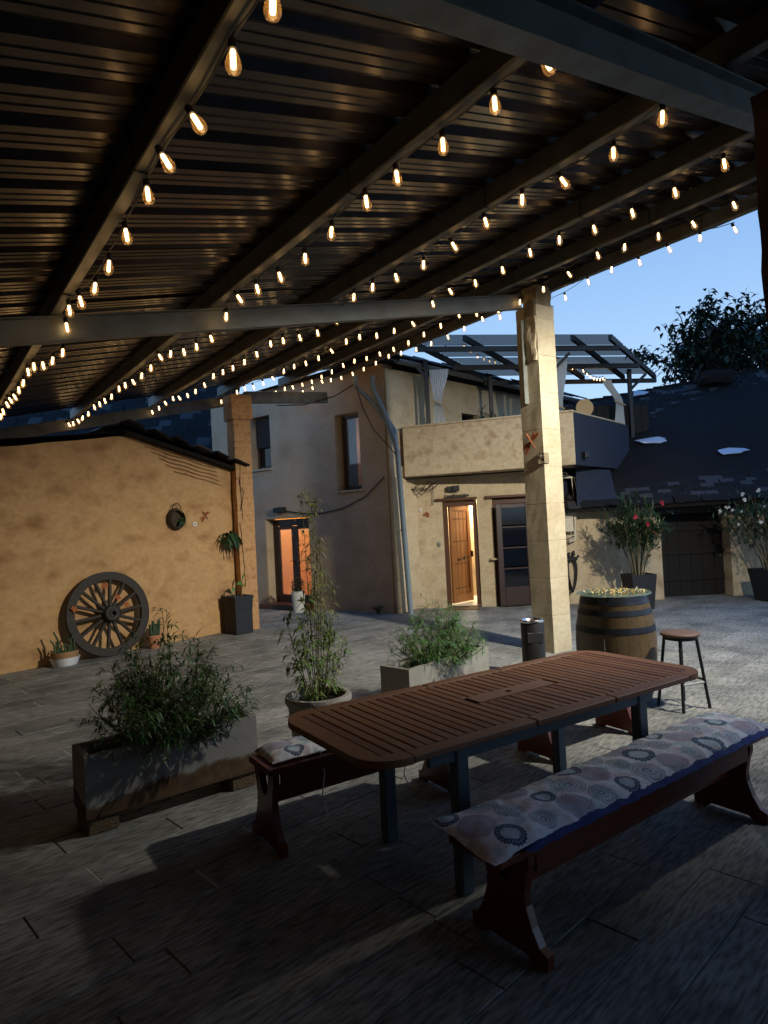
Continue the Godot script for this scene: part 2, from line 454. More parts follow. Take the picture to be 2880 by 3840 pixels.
func ground():
	var g := G.new()
	g.quad(V(-200, -0.06, 60), V(200, -0.06, 60), V(200, -0.06, -200), V(-200, -0.06, -200))
	structure("ground", g, "earth")
	var fl := Node3D.new(); fl.name = "courtyard_floor"; add_child(fl); fl.set_meta("kind", "structure")
	var pd := Vector3(0.7206, 0, -0.6933)
	var pn := Vector3(0.6933, 0, 0.7206)
	var w := 0.235
	g = G.new()
	g.box(V(1, -0.0225, -6), V(26, 0.03, 24))
	part("bed", g, "grout", fl)
	var list := []
	for k in range(-60, 34):
		var n0 := -1.24 + w * k
		var d := -9.0 - rng.randf() * 1.2
		while d < 21.0:
			var l := rng.randf_range(1.05, 1.35)
			var c := pd * (d + l * 0.5) + pn * (n0 + w * 0.5)
			if c.x > -11.0 and c.x < 13.0 and c.z < 4.5 and c.z > -17.0:
				var dist := Vector2(c.x, c.z).length()
				var seen := c.z < -1.6 and absf(c.x) < -c.z * 0.64 + 0.5
				list.push_back([dist + (0.0 if seen else 100.0), d, n0, l, c])
			d += l
	list.sort_custom(func(p, q): return p[0] < q[0])
	var rest := [G.new(), G.new(), G.new()]
	var mats := ["plank", "plank_pale", "plank_dark"]
	var pale := G.new()
	for i in list.size():
		var d: float = list[i][1]
		var n0: float = list[i][2]
		var l: float = list[i][3]
		var e := 0.0015
		var b := 0.004
		var y := rng.randf_range(-0.0025, 0.0015)
		var uo := Vector2(rng.randf() * 9.0, rng.randf() * 9.0)
		var mi: int = [0, 0, 0, 1, 2][rng.randi() % 5]
		var q: G = G.new() if i < 300 else rest[mi]
		var P = func(s, t, h): return pd * s + pn * t + Vector3.UP * h
		var U = func(s, t): return Vector2(s, t) + uo
		var o := [[d + e, n0 + e], [d + l - e, n0 + e], [d + l - e, n0 + w - e], [d + e, n0 + w - e]]
		var t := [[d + e + b, n0 + e + b], [d + l - e - b, n0 + e + b], [d + l - e - b, n0 + w - e - b], [d + e + b, n0 + w - e - b]]
		q.quv(P.call(t[3][0], t[3][1], y), P.call(t[2][0], t[2][1], y), P.call(t[1][0], t[1][1], y), P.call(t[0][0], t[0][1], y), U.call(t[3][0], t[3][1]), U.call(t[2][0], t[2][1]), U.call(t[1][0], t[1][1]), U.call(t[0][0], t[0][1]))
		for s in 4:
			var s2 := (s + 1) % 4
			q.quv(P.call(t[s][0], t[s][1], y), P.call(t[s2][0], t[s2][1], y), P.call(o[s2][0], o[s2][1], -0.007), P.call(o[s][0], o[s][1], -0.007), U.call(t[s][0], t[s][1]), U.call(t[s2][0], t[s2][1]), U.call(o[s2][0], o[s2][1]), U.call(o[s][0], o[s][1]))
		if i < 300: part("plank", q, mats[mi], fl)
		if list[i][4].x < -0.3 and rng.randf() < 0.5:
			pale.box(P.call(d, n0 + w * 0.5, -0.006), V(0.011, 0.012, w * 0.9), 0.0, Basis(pd, Vector3.UP, -pd.cross(Vector3.UP) * -1.0))
	for k in 3:
		part("far_planks", rest[k], mats[k], fl).set_meta("kind", "stuff")
	part("pale_joints", pale, "grout_pale", fl).set_meta("kind", "stuff")
	# dry leaves blown about the yard
	g = G.new()
	var r := RandomNumberGenerator.new(); r.seed = 5
	for i in 70:
		var z := -r.randf_range(3.0, 12.0)
		var p := V(z * r.randf_range(-0.62, 0.62), 0.008, z)
		if i > 30: p = V(r.randf_range(4.8, 7.6), 0.008, r.randf_range(-12.0, -11.2))
		g.col = [Color(0.16, 0.1, 0.04), Color(0.08, 0.05, 0.02), Color(0.3, 0.25, 0.15)][r.randi() % 3]
		g.leaf(p, Vector3(r.randf_range(-1, 1), 0.15, r.randf_range(-1, 1)).normalized(), Vector3.UP, r.randf_range(0.03, 0.07), 0.025, 0.1)
	var o2 := one("fallen_leaves", g, "petal", "scattered dry brown leaves lying on the courtyard floor", "leaves")
	o2.set_meta("kind", "stuff")

func ibeam(a: Vector3, b: Vector3, h: float, w: float) -> G:
	var g := G.new()
	var x := (b - a).normalized()
	var up := (Vector3.UP - x * x.y).normalized()
	g.bar(a - up * 0.005, b - up * 0.005, w, 0.010, up)
	g.bar(a - up * (h - 0.005), b - up * (h - 0.005), w, 0.010, up)
	g.bar(a - up * h * 0.5, b - up * h * 0.5, 0.012, h - 0.021, up)
	return g

func canopy():
	var c := thing("canopy", "large corrugated metal canopy on grey steel beams over the dining table", "canopy")
	# trapezoid sheets, ribs running up the slope
	var prof := []
	for k in 4:
		var o := k * 0.273
		for p in [[0.0, 0.0], [0.045, 0.0], [0.052, 0.005], [0.062, 0.005], [0.069, 0.0], [0.108, 0.0], [0.115, 0.005], [0.125, 0.005], [0.132, 0.0], [0.172, 0.0], [0.196, 0.036], [0.243, 0.036]]:
			prof.push_back([o + p[0], p[1]])
	prof.push_back([1.092, 0.0])
	var a0 := -3.4
	var i := 0
	while a0 < 10.3:
		var g := G.new()
		for k in prof.size() - 1:
			for s in 2:
				var h: float = 0.154 + s * 0.0015 + 0.003 * (i % 2)
				var p: Vector3 = R(a0 + prof[k][0], -2.7, h + prof[k][1])
				var q: Vector3 = R(a0 + prof[k + 1][0], -2.7, h + prof[k + 1][1])
				var p2: Vector3 = R(a0 + prof[k][0], 7.12, h + prof[k][1])
				var q2: Vector3 = R(a0 + prof[k + 1][0], 7.12, h + prof[k + 1][1])
				if s == 0: g.quad(p, q, q2, p2)
				else: g.quad(q, p, p2, q2)
		part("roof_sheet", g, "sheet", c)
		a0 += 1.085
		i += 1
	for k in range(-2, 6):
		var b := 0.815 + 1.2 * k
		var g := G.new()
		var e := 11.0
		g.bar(R(-3.4, b + 0.035, 0.076), R(e, b + 0.035, 0.076), 0.07, 0.15, Vector3.UP, 0.006)
		part("purlin", g, "steel", c)
		g = G.new()
		for a in [2.85, 4.55, 7.3, 9.2]:
			g.box(R(a + 0.13 * k, b + 0.035, 0.075), V(0.006, 0.156, 0.076), 0.0, Basis(RA, Vector3.UP, RA.cross(Vector3.UP)))
		part("wire_tie", g, "socket", c)
	var beams := [[1.315, 0.0755, 0.11, 7.0, "steel_light"], [4.955, 0.1, 0.09, 6.28, "steel_light"], [10.6, 0.1, 0.1, 5.0, "steel"]]
	for bm in beams:
		var g := ibeam(R(bm[0] - bm[1] * 2.5, -2.5, -0.002), R(bm[0] + bm[1] * bm[3], bm[3], -0.002), 0.175, bm[2])
		part("beam", g, bm[4], c)
	var g := ibeam(R(5.62, 6.66, -0.002), R(5.66, 6.95, -0.002), 0.175, 0.09)
	part("beam_stub", g, "zinc", c)
	# sagging rubber strip under the outer edge
	g = G.new()
	var pts := []
	for k in 12:
		pts.push_back(R(2.0 + k * 0.75, 7.08, 0.09 - 0.02 * (k % 3)))
	g.tube(pts, 0.022, 6)
	part("edge_strip", g, "black_plastic", c)
	# beam from the far pillar towards the house
	g = G.new()
	g.bar(V(-2.3, 3.98, -11.25), V(-1.0, 4.15, -12.5), 0.1, 0.2)
	part("beam_stub", g, "steel", c)
	# low wall carrying the canopy's lower edge, outside the picture
	g = G.new()
	g.bar(RA * -3.4 + RB * -2.6 + V(0, 1.3, 0), RA * 10.0 + RB * -2.6 + V(0, 1.3, 0), 0.25, 2.6)
	one("boundary_wall", g, "orange", "plastered wall under the low edge of the canopy", "wall")

func out_of_frame():
	# the yard is closed behind and to the right of the camera
	var g := G.new()
	g.bar(RA * -3.6 + RB * -2.7 + V(0, 1.9, 0), RA * -3.6 + RB * 4.5 + V(0, 1.9, 0), 0.3, 3.8)
	one("boundary_wall", g, "cream", "plastered wall closing the covered yard behind the viewer", "wall")

func shaft(w: float, d: float, h: float, rows: int, cols: int, amp: float, sd: int, joint := 0.0) -> G:
	var g := G.new()
	var ys := []
	for r in rows + 1:
		ys.push_back([h * r / rows, 0.0])
	if joint > 0:
		ys = []
		var y := 0.0
		while y < h - 0.05:
			for f in [0.0, 0.34, 0.67]:
				if y + f * joint < h: ys.push_back([y + f * joint, 0.0])
			if y + joint < h - 0.05:
				ys.push_back([y + joint - 0.012, 0.0]); ys.push_back([y + joint - 0.006, 0.006]); ys.push_back([y + joint - 0.001, 0.0])
			y += joint
		ys.push_back([h, 0.0])
	var cor := [V(-w, 0, d) * 0.5, V(w, 0, d) * 0.5, V(w, 0, -d) * 0.5, V(-w, 0, -d) * 0.5]
	for s in 4:
		var A: Vector3 = cor[s]
		var B: Vector3 = cor[(s + 1) % 4]
		for r in ys.size() - 1:
			for k in cols:
				var f0 := float(k) / cols
				var f1 := float(k + 1) / cols
				var s0: float = 1.0 - ys[r][1] / w * 2.0
				var s1: float = 1.0 - ys[r + 1][1] / w * 2.0
				var y0 := V(0, ys[r][0], 0)
				var y1 := V(0, ys[r + 1][0], 0)
				g.quad(A.lerp(B, f0) * s0 + y0, A.lerp(B, f1) * s0 + y0, A.lerp(B, f1) * s1 + y1, A.lerp(B, f0) * s1 + y1)
	g.quad(cor[0] + V(0, h, 0), cor[1] + V(0, h, 0), cor[2] + V(0, h, 0), cor[3] + V(0, h, 0))
	g.rough(amp, 5.0, sd)
	return g

func pillars():
	# middle pillar, cream, with patched top
	var x := frame(2.03, 0, -8.23, RB.x, RB.z)
	var p := thing("pillar", "tall cream masonry pillar behind the far end of the table, brightly lit on its right side", "pillar", x)
	part("shaft", shaft(0.33, 0.33, 4.3, 24, 4, 0.0045, 3, 0.46), "pillar_cream", p)
	var g := shaft(0.25, 0.24, 0.3, 6, 5, 0.05, 8)
	part("mortar_head", g, "mortar", p, at(0.02, 4.26, 0.02))
	g = G.new()
	for k in 11:
		g.box(V(-0.168, 4.26, -0.025 + k * 0.0165), V(0.02, 0.24, 0.009), 0.002)
	part("ribbed_brick", g, "mortar", p)
	g = shaft(0.045, 0.175, 0.56, 10, 6, 0.035, 21)
	part("render_patch", g, "pillar_cream", p, at(-0.168, 3.6, 0.07))
	g = G.new()
	g.box(V(-0.195, 3.62, -0.035), V(0.075, 1.06, 0.022), 0.003)
	part("steel_plate", g, "steel_light", p)
	# notch where the plaster broke away
	g = shaft(0.09, 0.09, 0.13, 3, 3, 0.03, 5)
	part("broken_plaster", g, "mortar", p, at(-0.135, 2.33, 0.135))
	dragonfly("dragonfly_ornament", "large rusty metal dragonfly fixed to the cream pillar", x * Transform3D(Basis(Vector3.UP, -PI / 2), V(-0.18, 2.62, 0.0)), 0.2)
	# left pillar, orange, wider head
	x = frame(-2.43, 0, -11.22, RB.x, RB.z)
	p = thing("pillar", "orange plastered pillar with a wider head beside the gable wall", "pillar", x)
	part("shaft", shaft(0.3, 0.3, 3.6, 22, 4, 0.012, 13), "orange_pillar", p)
	part("head", shaft(0.37, 0.37, 0.42, 3, 4, 0.012, 14), "orange_pillar", p, at(0, 3.58, 0))
	g = G.new()
	var r := RandomNumberGenerator.new(); r.seed = 4
	for k in 5:
		var pts := []
		var q := V(-0.13 + r.randf() * 0.06, r.randf() * 2.6, 0.158)
		for j in 7:
			pts.push_back(q); q += V(r.randf_range(-0.02, 0.02), 0.09, 0)
		g.tube(pts, 0.0045, 4)
	part("dry_vine", g, "wicker", p)
	# right pillar at the picture's edge
	x = frame(2.03, 0, -2.96, RB.x, RB.z)
	p = thing("pillar", "dark rough brown pillar cut off by the right edge of the picture", "pillar", x)
	part("shaft", shaft(0.33, 0.33, 3.58, 40, 5, 0.018, 33), "dark_pillar", p)

func window(parent: Node, x0, x1, y0, y1, z, fw: float, fm: String, pm: String):
	var g := G.new()
	var cx = (x0 + x1) * 0.5
	var cy = (y0 + y1) * 0.5
	g.box(V(x0 + fw * 0.5, cy, z), V(fw, y1 - y0, 0.06), 0.006)
	g.box(V(x1 - fw * 0.5, cy, z), V(fw, y1 - y0, 0.06), 0.006)
	g.box(V(cx, y0 + fw * 0.5, z), V(x1 - x0 - 2 * fw, fw, 0.058), 0.006)
	g.box(V(cx, y1 - fw * 0.5, z), V(x1 - x0 - 2 * fw, fw, 0.058), 0.006)
	var f := part("window_frame", g, fm, parent)
	g = G.new()
	g.box(V(cx, cy, z - 0.005), V(x1 - x0 - 2 * fw + 0.01, y1 - y0 - 2 * fw + 0.01, 0.006))
	part("pane", g, pm, f)
	return f

func slates(roof: Node, e0: Vector3, e1: Vector3, r0: Vector3, r1: Vector3, rows: int, cols: int, sd: int, limit: int, eye := Vector3(0, 1.7, 0)):
	# one thin stone per place, overlapping towards the eave; the largest in view are parts of their own
	var r := RandomNumberGenerator.new(); r.seed = sd
	var list := []
	for i in rows:
		for j in cols + 1:
			var s: float = (j - (0.5 if i % 2 else 0.0) + r.randf_range(-0.1, 0.1)) / cols
			if s < -0.01 or s > 1.0: continue
			var t: float = (i + r.randf_range(-0.08, 0.08)) / rows
			var p := e0.lerp(e1, s).lerp(r0.lerp(r1, s), t)
			list.push_back([p.distance_to(eye), p, s])
	list.sort_custom(func(a, b): return a[0] < b[0])
	var along := (e1 - e0).normalized()
	var upv := (r0.lerp(r1, 0.5) - e0.lerp(e1, 0.5))
	var lrow := upv.length() / rows
	var up := (upv - along * upv.dot(along)).normalized()
	var nrm := along.cross(up).normalized()
	var wd := (e1 - e0).length() / cols
	var mats := ["slate", "slate", "slate_brown", "slate", "slate_light"]
	var vars := []
	for k in 7:
		var g := G.new()
		var poly := PackedVector2Array([Vector2(-0.52 * wd, lrow * r.randf_range(-0.25, 0.1)), Vector2(-0.1 * wd, lrow * r.randf_range(-0.3, 0.0)), Vector2(0.52 * wd, lrow * r.randf_range(-0.25, 0.1)), Vector2(0.5 * wd, lrow * 1.3), Vector2(-0.5 * wd, lrow * 1.3)])
		g.prism(poly, 0.0, 0.028)
		vars.push_back(g)
	var meshes := []
	for g in vars: meshes.push_back(g.mesh())
	var rest := {}
	for i in list.size():
		var tilt := Basis(along, up, nrm) * Basis(Vector3.RIGHT, 0.11 + r.randf_range(-0.05, 0.08)) * Basis(Vector3.BACK, r.randf_range(-0.05, 0.05))
		var x := Transform3D(tilt, list[i][1] + nrm * 0.03)
		var m: String = mats[r.randi() % 5]
		var k := r.randi() % 7
		if i < limit:
			part("slate", meshes[k], m, roof, x)
		else:
			if not rest.has(m): rest[m] = G.new()
			var q: G = rest[m]
			var src: G = vars[k]
			q.xf = x
			for z in src.v.size(): q.p(src.v[z], src.n[z])
	for m in rest:
		part("more_slates", rest[m], m, roof).set_meta("kind", "stuff")

func gable_house():
	var x := frame(-3.93, 0, -9.67, 0.67, -0.742)
	var h := thing("gable_house", "low house with an orange plastered gable wall behind the cart wheel", "house", x)
	var g := G.new()
	# gable wall with a subdivided, slightly uneven front
	var top = func(s):
		if s < 0.16: return lerpf(3.2, 2.75, clampf((0.16 - s) / 3.0, 0, 1))
		return lerpf(3.2, 2.74, (s - 0.16) / 1.85)
	var s0 := -5.0
	var s1 := 2.0
	var nx := 44
	for i in nx:
		var xa := lerpf(s0, s1, float(i) / nx)
		var xb := lerpf(s0, s1, float(i + 1) / nx)
		for j in 16:
			var fa := j / 16.0
			var fb := (j + 1) / 16.0
			g.quad(V(xa, top.call(xa) * fa, 0), V(xb, top.call(xb) * fa, 0), V(xb, top.call(xb) * fb, 0), V(xa, top.call(xa) * fb, 0))
	g.rough(0.035, 1.3, 6)
	part("wall", g, "orange", h)
	g = G.new()
	g.box(V(-1.5, 1.35, -1.6), V(6.9, 2.7, 3.0))
	part("body", g, "orange", h)
	# mortar ledges stepping along the verge
	for k in 5:
		g = G.new()
		var pts := []
		for j in 9:
			var s := 0.45 + 0.12 * k + j * (0.155 - 0.012 * k)
			if s > 1.92: break
			pts.push_back(V(s, top.call(s) - 0.07 - 0.062 * k + sin(j * 1.7 + k) * 0.009, 0.012))
		if pts.size() > 2:
			g.tube(pts, 0.008, 5)
			part("mortar_ledge", g, "clay", h)
	# slate roof: verge board and stones behind
	var rf := Node3D.new(); rf.name = "roof"; h.add_child(rf)
	g = G.new()
	g.quad(V(0.1, 3.24, 0.16), V(2.1, 2.72, 0.16), V(2.1, 2.72, -5), V(0.1, 3.24, -5))
	g.quad(V(0.1, 3.24, -5), V(-5.0, 2.6, -5), V(-5.0, 2.6, 0.16), V(0.1, 3.24, 0.16))
	g.bar(V(0.1, 3.235, 0.1), V(2.1, 2.72, 0.1), 0.14, 0.055)
	part("roof_deck", g, "slate_brown", rf)
	slates(rf, V(2.12, 2.76, 0.18), V(2.12, 2.76, -4.8), V(0.12, 3.3, 0.18), V(0.12, 3.3, -4.8), 11, 16, 61, 140)

func rear_house():
	var h := thing("rear_house", "dark slate roof rising behind the orange gable house", "house")
	var g := G.new()
	var e0 := V(-11.0, 3.5, -15.2)
	var e1 := V(-3.9, 3.5, -15.9)
	var r0 := V(-11.0, 6.2, -18.8)
	var r1 := V(-4.2, 6.2, -19.5)
	g.quad(e0, e1, r1, r0); g.quad(V(-11, 0, -15.4), V(-4.0, 0, -16.1), V(-4.0, 3.5, -16.1), V(-11, 3.5, -15.4)); g.quad(V(-4.0, 0, -16.1), V(-4.2, 0, -19.6), r1, V(-4.0, 3.5, -16.1))
	part("body", g, "slate_brown", h)
	var rf := Node3D.new(); rf.name = "roof"; h.add_child(rf)
	slates(rf, e0, e1, r0, r1, 13, 22, 93, 120)

func town_house():
	var x := frame(-3.92, 0, -15.2, 0.8, 0.6)
	var h := thing("town_house", "two storey rendered house with tall upper window and lit glass door", "house", x)
	var g := G.new()
	g.wall(5.02, 4.72, 0.32, [[1.33, 1.94, 3.0, 4.15], [3.78, 4.4, 2.37, 3.87], [1.66, 2.95, 0.0, 1.9]])
	part("wall", g, "house", h)
	# right-hand side wall of the house, seen over the terrace
	var sx := h.transform.affine_inverse() * frame(0.1, 0, -12.2, 0.68, -0.73)
	g = G.new()
	g.wall(7.5, 4.62, 0.3, [[2.45, 3.1, 3.0, 3.97]])
	part("side_wall", g, "cream", h, sx * at(0, 0, 0))
	g = G.new()
	g.box(V(2.78, 3.5, -0.16), V(0.64, 0.96, 0.02))
	part("dark_window", g, "dark_pane", h, sx)
	g = G.new()
	g.box(V(0.42, 2.3, 0.03), V(0.82, 4.58, 0.055), 0.004)
	part("pilaster", g, "cream", h, sx)
	g = G.new()
	g.box(V(0.2, 1.27, 0.075), V(0.42, 2.54, 0.05), 0.008)
	part("corner_plinth", g, "cream", h, sx)
	# pale reveals and sills
	for o in [[1.33, 1.94, 3.0], [3.78, 4.4, 2.37]]:
		g = G.new()
		g.box(V((o[0] + o[1]) * 0.5, o[2] - 0.02, -0.02), V(o[1] - o[0] + 0.06, 0.04, 0.14), 0.006)
		part("sill", g, "cream", h)
	g = G.new()
	g.box(V(1.668, 0.95, -0.128), V(0.012, 1.88, 0.24))
	part("door_reveal", g, "cream", h)
	g = G.new()
	g.box(V(3.788, 3.12, -0.11), V(0.012, 1.48, 0.2))
	part("window_reveal", g, "cream", h)
	# shuttered window, half open
	var f = window(h, 1.35, 1.92, 3.02, 4.13, -0.2, 0.05, "frame_wood", "dark_pane")
	for k in 18:
		g = G.new()
		g.box(V(1.635, 4.1 - k * 0.036, -0.14), V(0.53, 0.033, 0.012), 0.004)
		part("shutter_slat", g, "old_wood", f)
	window(h, 3.84, 4.38, 2.4, 3.85, -0.2, 0.055, "dark_frame", "pane")
	g = G.new()
	g.box(V(4.1, 3.1, -0.85), V(0.9, 1.9, 0.03))
	part("inner_wall", g, "inner_orange", h)
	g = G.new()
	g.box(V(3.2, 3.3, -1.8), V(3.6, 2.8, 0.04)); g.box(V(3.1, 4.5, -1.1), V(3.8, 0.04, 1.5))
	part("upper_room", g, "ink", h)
	# glass double door with wooden frame
	g = G.new()
	g.box(V(1.73, 0.95, -0.24), V(0.11, 1.86, 0.07), 0.008)
	g.box(V(2.885, 0.95, -0.24), V(0.11, 1.86, 0.07), 0.008)
	g.box(V(2.307, 1.81, -0.24), V(1.04, 0.14, 0.07), 0.008)
	var df := part("door_frame", g, "dark_frame", h)
	for k in 2:
		var a := 1.79 + k * 0.545
		g = G.new()
		g.box(V(a + 0.045, 0.9, -0.22), V(0.085, 1.66, 0.05), 0.006)
		g.box(V(a + 0.495, 0.9, -0.22), V(0.085, 1.66, 0.05), 0.006)
		g.box(V(a + 0.27, 0.16, -0.22), V(0.36, 0.2, 0.05), 0.006)
		g.box(V(a + 0.27, 1.7, -0.22), V(0.36, 0.08, 0.05), 0.006)
		var lf := part("door_leaf", g, "dark_frame", h)
		g = G.new()
		g.box(V(a + 0.27, 0.96, -0.222), V(0.37, 1.42, 0.005))
		part("pane", g, "pane", lf)
		if k == 0:
			g = G.new()
			g.box(V(a + 0.5, 0.95, -0.175), V(0.02, 0.1, 0.03), 0.004); g.box(V(a + 0.46, 0.98, -0.16), V(0.09, 0.014, 0.014), 0.004)
			part("handle", g, "iron", lf)
	g = G.new()
	g.box(V(2.305, 0.05, 0.0), V(1.36, 0.1, 0.5), 0.01)
	part("door_step", g, "frame_wood", h)
	# lit hallway behind the glass door
	g = G.new()
	g.quad(V(1.2, 0.04, -2.6), V(1.2, 0.04, -0.33), V(1.2, 2.3, -0.33), V(1.2, 2.3, -2.6))
	g.quad(V(3.6, 0.04, -0.33), V(3.6, 0.04, -2.6), V(3.6, 2.3, -2.6), V(3.6, 2.3, -0.33))
	g.quad(V(1.2, 0.04, -2.6), V(3.6, 0.04, -2.6), V(3.6, 0.04, -0.33), V(1.2, 0.04, -0.33))
	g.quad(V(1.2, 2.3, -0.33), V(3.6, 2.3, -0.33), V(3.6, 2.3, -2.6), V(1.2, 2.3, -2.6))
	g.quad(V(1.2, 0.04, -2.6), V(1.2, 2.3, -2.6), V(3.6, 2.3, -2.6), V(3.6, 0.04, -2.6))
	part("hall_walls", g, "inner_orange", h)
	g = G.new()
	g.box(V(2.22, 0.95, -1.9), V(0.07, 1.9, 0.05), 0.004); g.box(V(2.75, 1.0, -2.2), V(0.22, 2.0, 0.06), 0.004); g.box(V(3.05, 1.98, -2.2), V(0.7, 0.1, 0.06), 0.004)
	part("inner_door_frame", g, "inner_white", h)
	g = G.new()
	g.lathe([Vector2(0.001, -0.05), Vector2(0.05, -0.03), Vector2(0.06, 0.0), Vector2(0.03, 0.06), Vector2(0.001, 0.07)], 12)
	var lm := part("hall_lamp", g, "room_lamp", h, at(2.5, 2.1, -1.2))
	omni(lm, V(0, 0, 0), Color(1.0, 0.9, 0.7), 1.8, 0.05)
	g = G.new(); g.lathe([Vector2(0.001, -0.05), Vector2(0.05, -0.03), Vector2(0.06, 0.0), Vector2(0.03, 0.06), Vector2(0.001, 0.07)], 12)
	lm = part("landing_lamp", g, "room_lamp", h, at(3.45, 3.4, -0.6))
	omni(lm, V(0, 0, 0), Color(1.0, 0.85, 0.65), 0.05, 0.05)
	# slate roof over the side wall, gutter and rain pipes
	var rf := Node3D.new(); rf.name = "roof"; h.add_child(rf); rf.transform = sx
	g = G.new()
	g.quad(V(-0.5, 4.72, 0.28), V(7.6, 4.72, 0.28), V(7.6, 5.9, -3.2), V(-0.5, 5.9, -3.2))
	g.quad(V(-0.5, 4.68, -3.2), V(7.6, 4.68, -3.2), V(7.6, 4.68, 0.28), V(-0.5, 4.68, 0.28))
	part("roof_deck", g, "slate_brown", rf)
	slates(rf, V(-0.5, 4.74, 0.32), V(7.6, 4.74, 0.32), V(-0.5, 5.9, -3.2), V(7.6, 5.9, -3.2), 9, 24, 77, 150, V(2, 0, 12))
	g = G.new()
	var prof := []
	for k in 9:
		var an := PI + PI * k / 8.0
		prof.push_back(Vector2(cos(an) * 0.075, sin(an) * 0.075))
	for k in 8:
		var a: Vector2 = prof[k]
		var b: Vector2 = prof[k + 1]
		g.quad(V(0.02, 4.69 + a.y, 0.36 + a.x), V(0.02, 4.69 + b.y, 0.36 + b.x), V(7.5, 4.69 + b.y, 0.36 + b.x), V(7.5, 4.69 + a.y, 0.36 + a.x))
	part("gutter", g, "zinc", h, sx)
	var pipe := [V(-0.1, 4.42, -12.05), V(-0.1, 4.2, -12.02), V(0.0, 3.95, -12.0), V(0.1, 3.72, -12.0), V(0.2, 3.38, -12.0), V(0.27, 3.18, -12.0), V(0.3, 3.0, -12.0), V(0.4, 0.0, -12.03)]
	g = G.new(); g.tube(pipe, 0.05, 12)
	one("rain_pipe", g, "pvc", "grey plastic rain pipe running down the house corner to the ground", "pipe", Transform3D(), "rain pipes at the house corner")
	g = G.new(); g.tube([V(-0.42, 4.45, -12.1), V(-0.4, 4.25, -12.08), V(-0.09, 3.9, -12.04), V(0.2, 3.52, -12.08), V(0.29, 3.38, -12.06), V(0.29, 3.16, -12.03)], 0.045, 12)
	one("rain_pipe", g, "pvc", "short grey rain pipe slanting into the longer one at the house corner", "pipe", Transform3D(), "rain pipes at the house corner")
	g = G.new()
	for k in [[0.3, 2.98], [0.345, 1.55]]:
		g.lathe([Vector2(0.055, -0.02), Vector2(0.058, -0.018), Vector2(0.058, 0.018), Vector2(0.055, 0.02)], 14, false, at(k[0], k[1], -12.01))
	one("pipe_clips", g, "zinc", "pair of metal clips round the rain pipe", "clip")
	# lamp box over the door with its cable
	g = G.new()
	g.box(V(2.09, 2.08, 0.06), V(0.12, 0.1, 0.1), 0.006); g.box(V(2.25, 2.08, 0.075), V(0.17, 0.115, 0.13), 0.008)
	one("wall_lamp", g, "black_plastic", "small black wall lamp over the lit glass door", "lamp", h.transform, "unlit wall lamps")
	g = G.new()
	g.tube([V(2.35, 2.05, 0.03), V(2.8, 1.98, 0.02), V(3.3, 1.95, 0.02), V(3.9, 2.02, 0.02), V(4.5, 2.22, 0.02), V(4.95, 2.55, 0.02)], 0.011, 5)
	one("cable", g, "socket", "dark cable sagging from the wall lamp to the house corner", "cable", h.transform, "cables on the house")
	g = G.new()
	g.tube([V(-1.95, 4.05, -12.5), V(-1.4, 4.0, -12.3), V(-0.8, 4.12, -12.2), V(-0.42, 4.3, -12.08)], 0.012, 5)
	g.tube([V(-0.4, 4.25, -12.0), V(-0.3, 3.85, -11.95), V(-0.12, 3.42, -11.95), V(0.14, 3.1, -11.93), V(0.26, 2.95, -11.93)], 0.01, 5)
	one("cable", g, "socket", "black cable drooping beside the rain pipes under the canopy edge", "cable", Transform3D(), "cables on the house")
	g = G.new()
	g.box(V(0.23, 2.02, 0.104), V(0.085, 0.09, 0.006)); 
	var st := thing("alarm_sticker", "red and lilac warning sticker on the house corner", "sticker", frame(0.1, 0, -12.2, 0.68, -0.73))
	part("upper_half", g, "red", st)
	g = G.new(); g.box(V(0.235, 1.925, 0.104), V(0.07, 0.08, 0.006)); part("lower_half", g, "lilac", st)
	g = G.new(); g.box(V(0.23, 2.01, 0.109), V(0.06, 0.02, 0.003)); part("print", g, "paper", st)

func omni(parent: Node3D, p: Vector3, c: Color, e: float, size := 0.03):
	var l := OmniLight3D.new()
	l.name = "light"
	parent.add_child(l, true)
	l.position = p; l.light_color = c; l.light_energy = e; l.light_size = size; l.omni_range = 14.0; l.omni_attenuation = 2.0; l.shadow_enabled = true

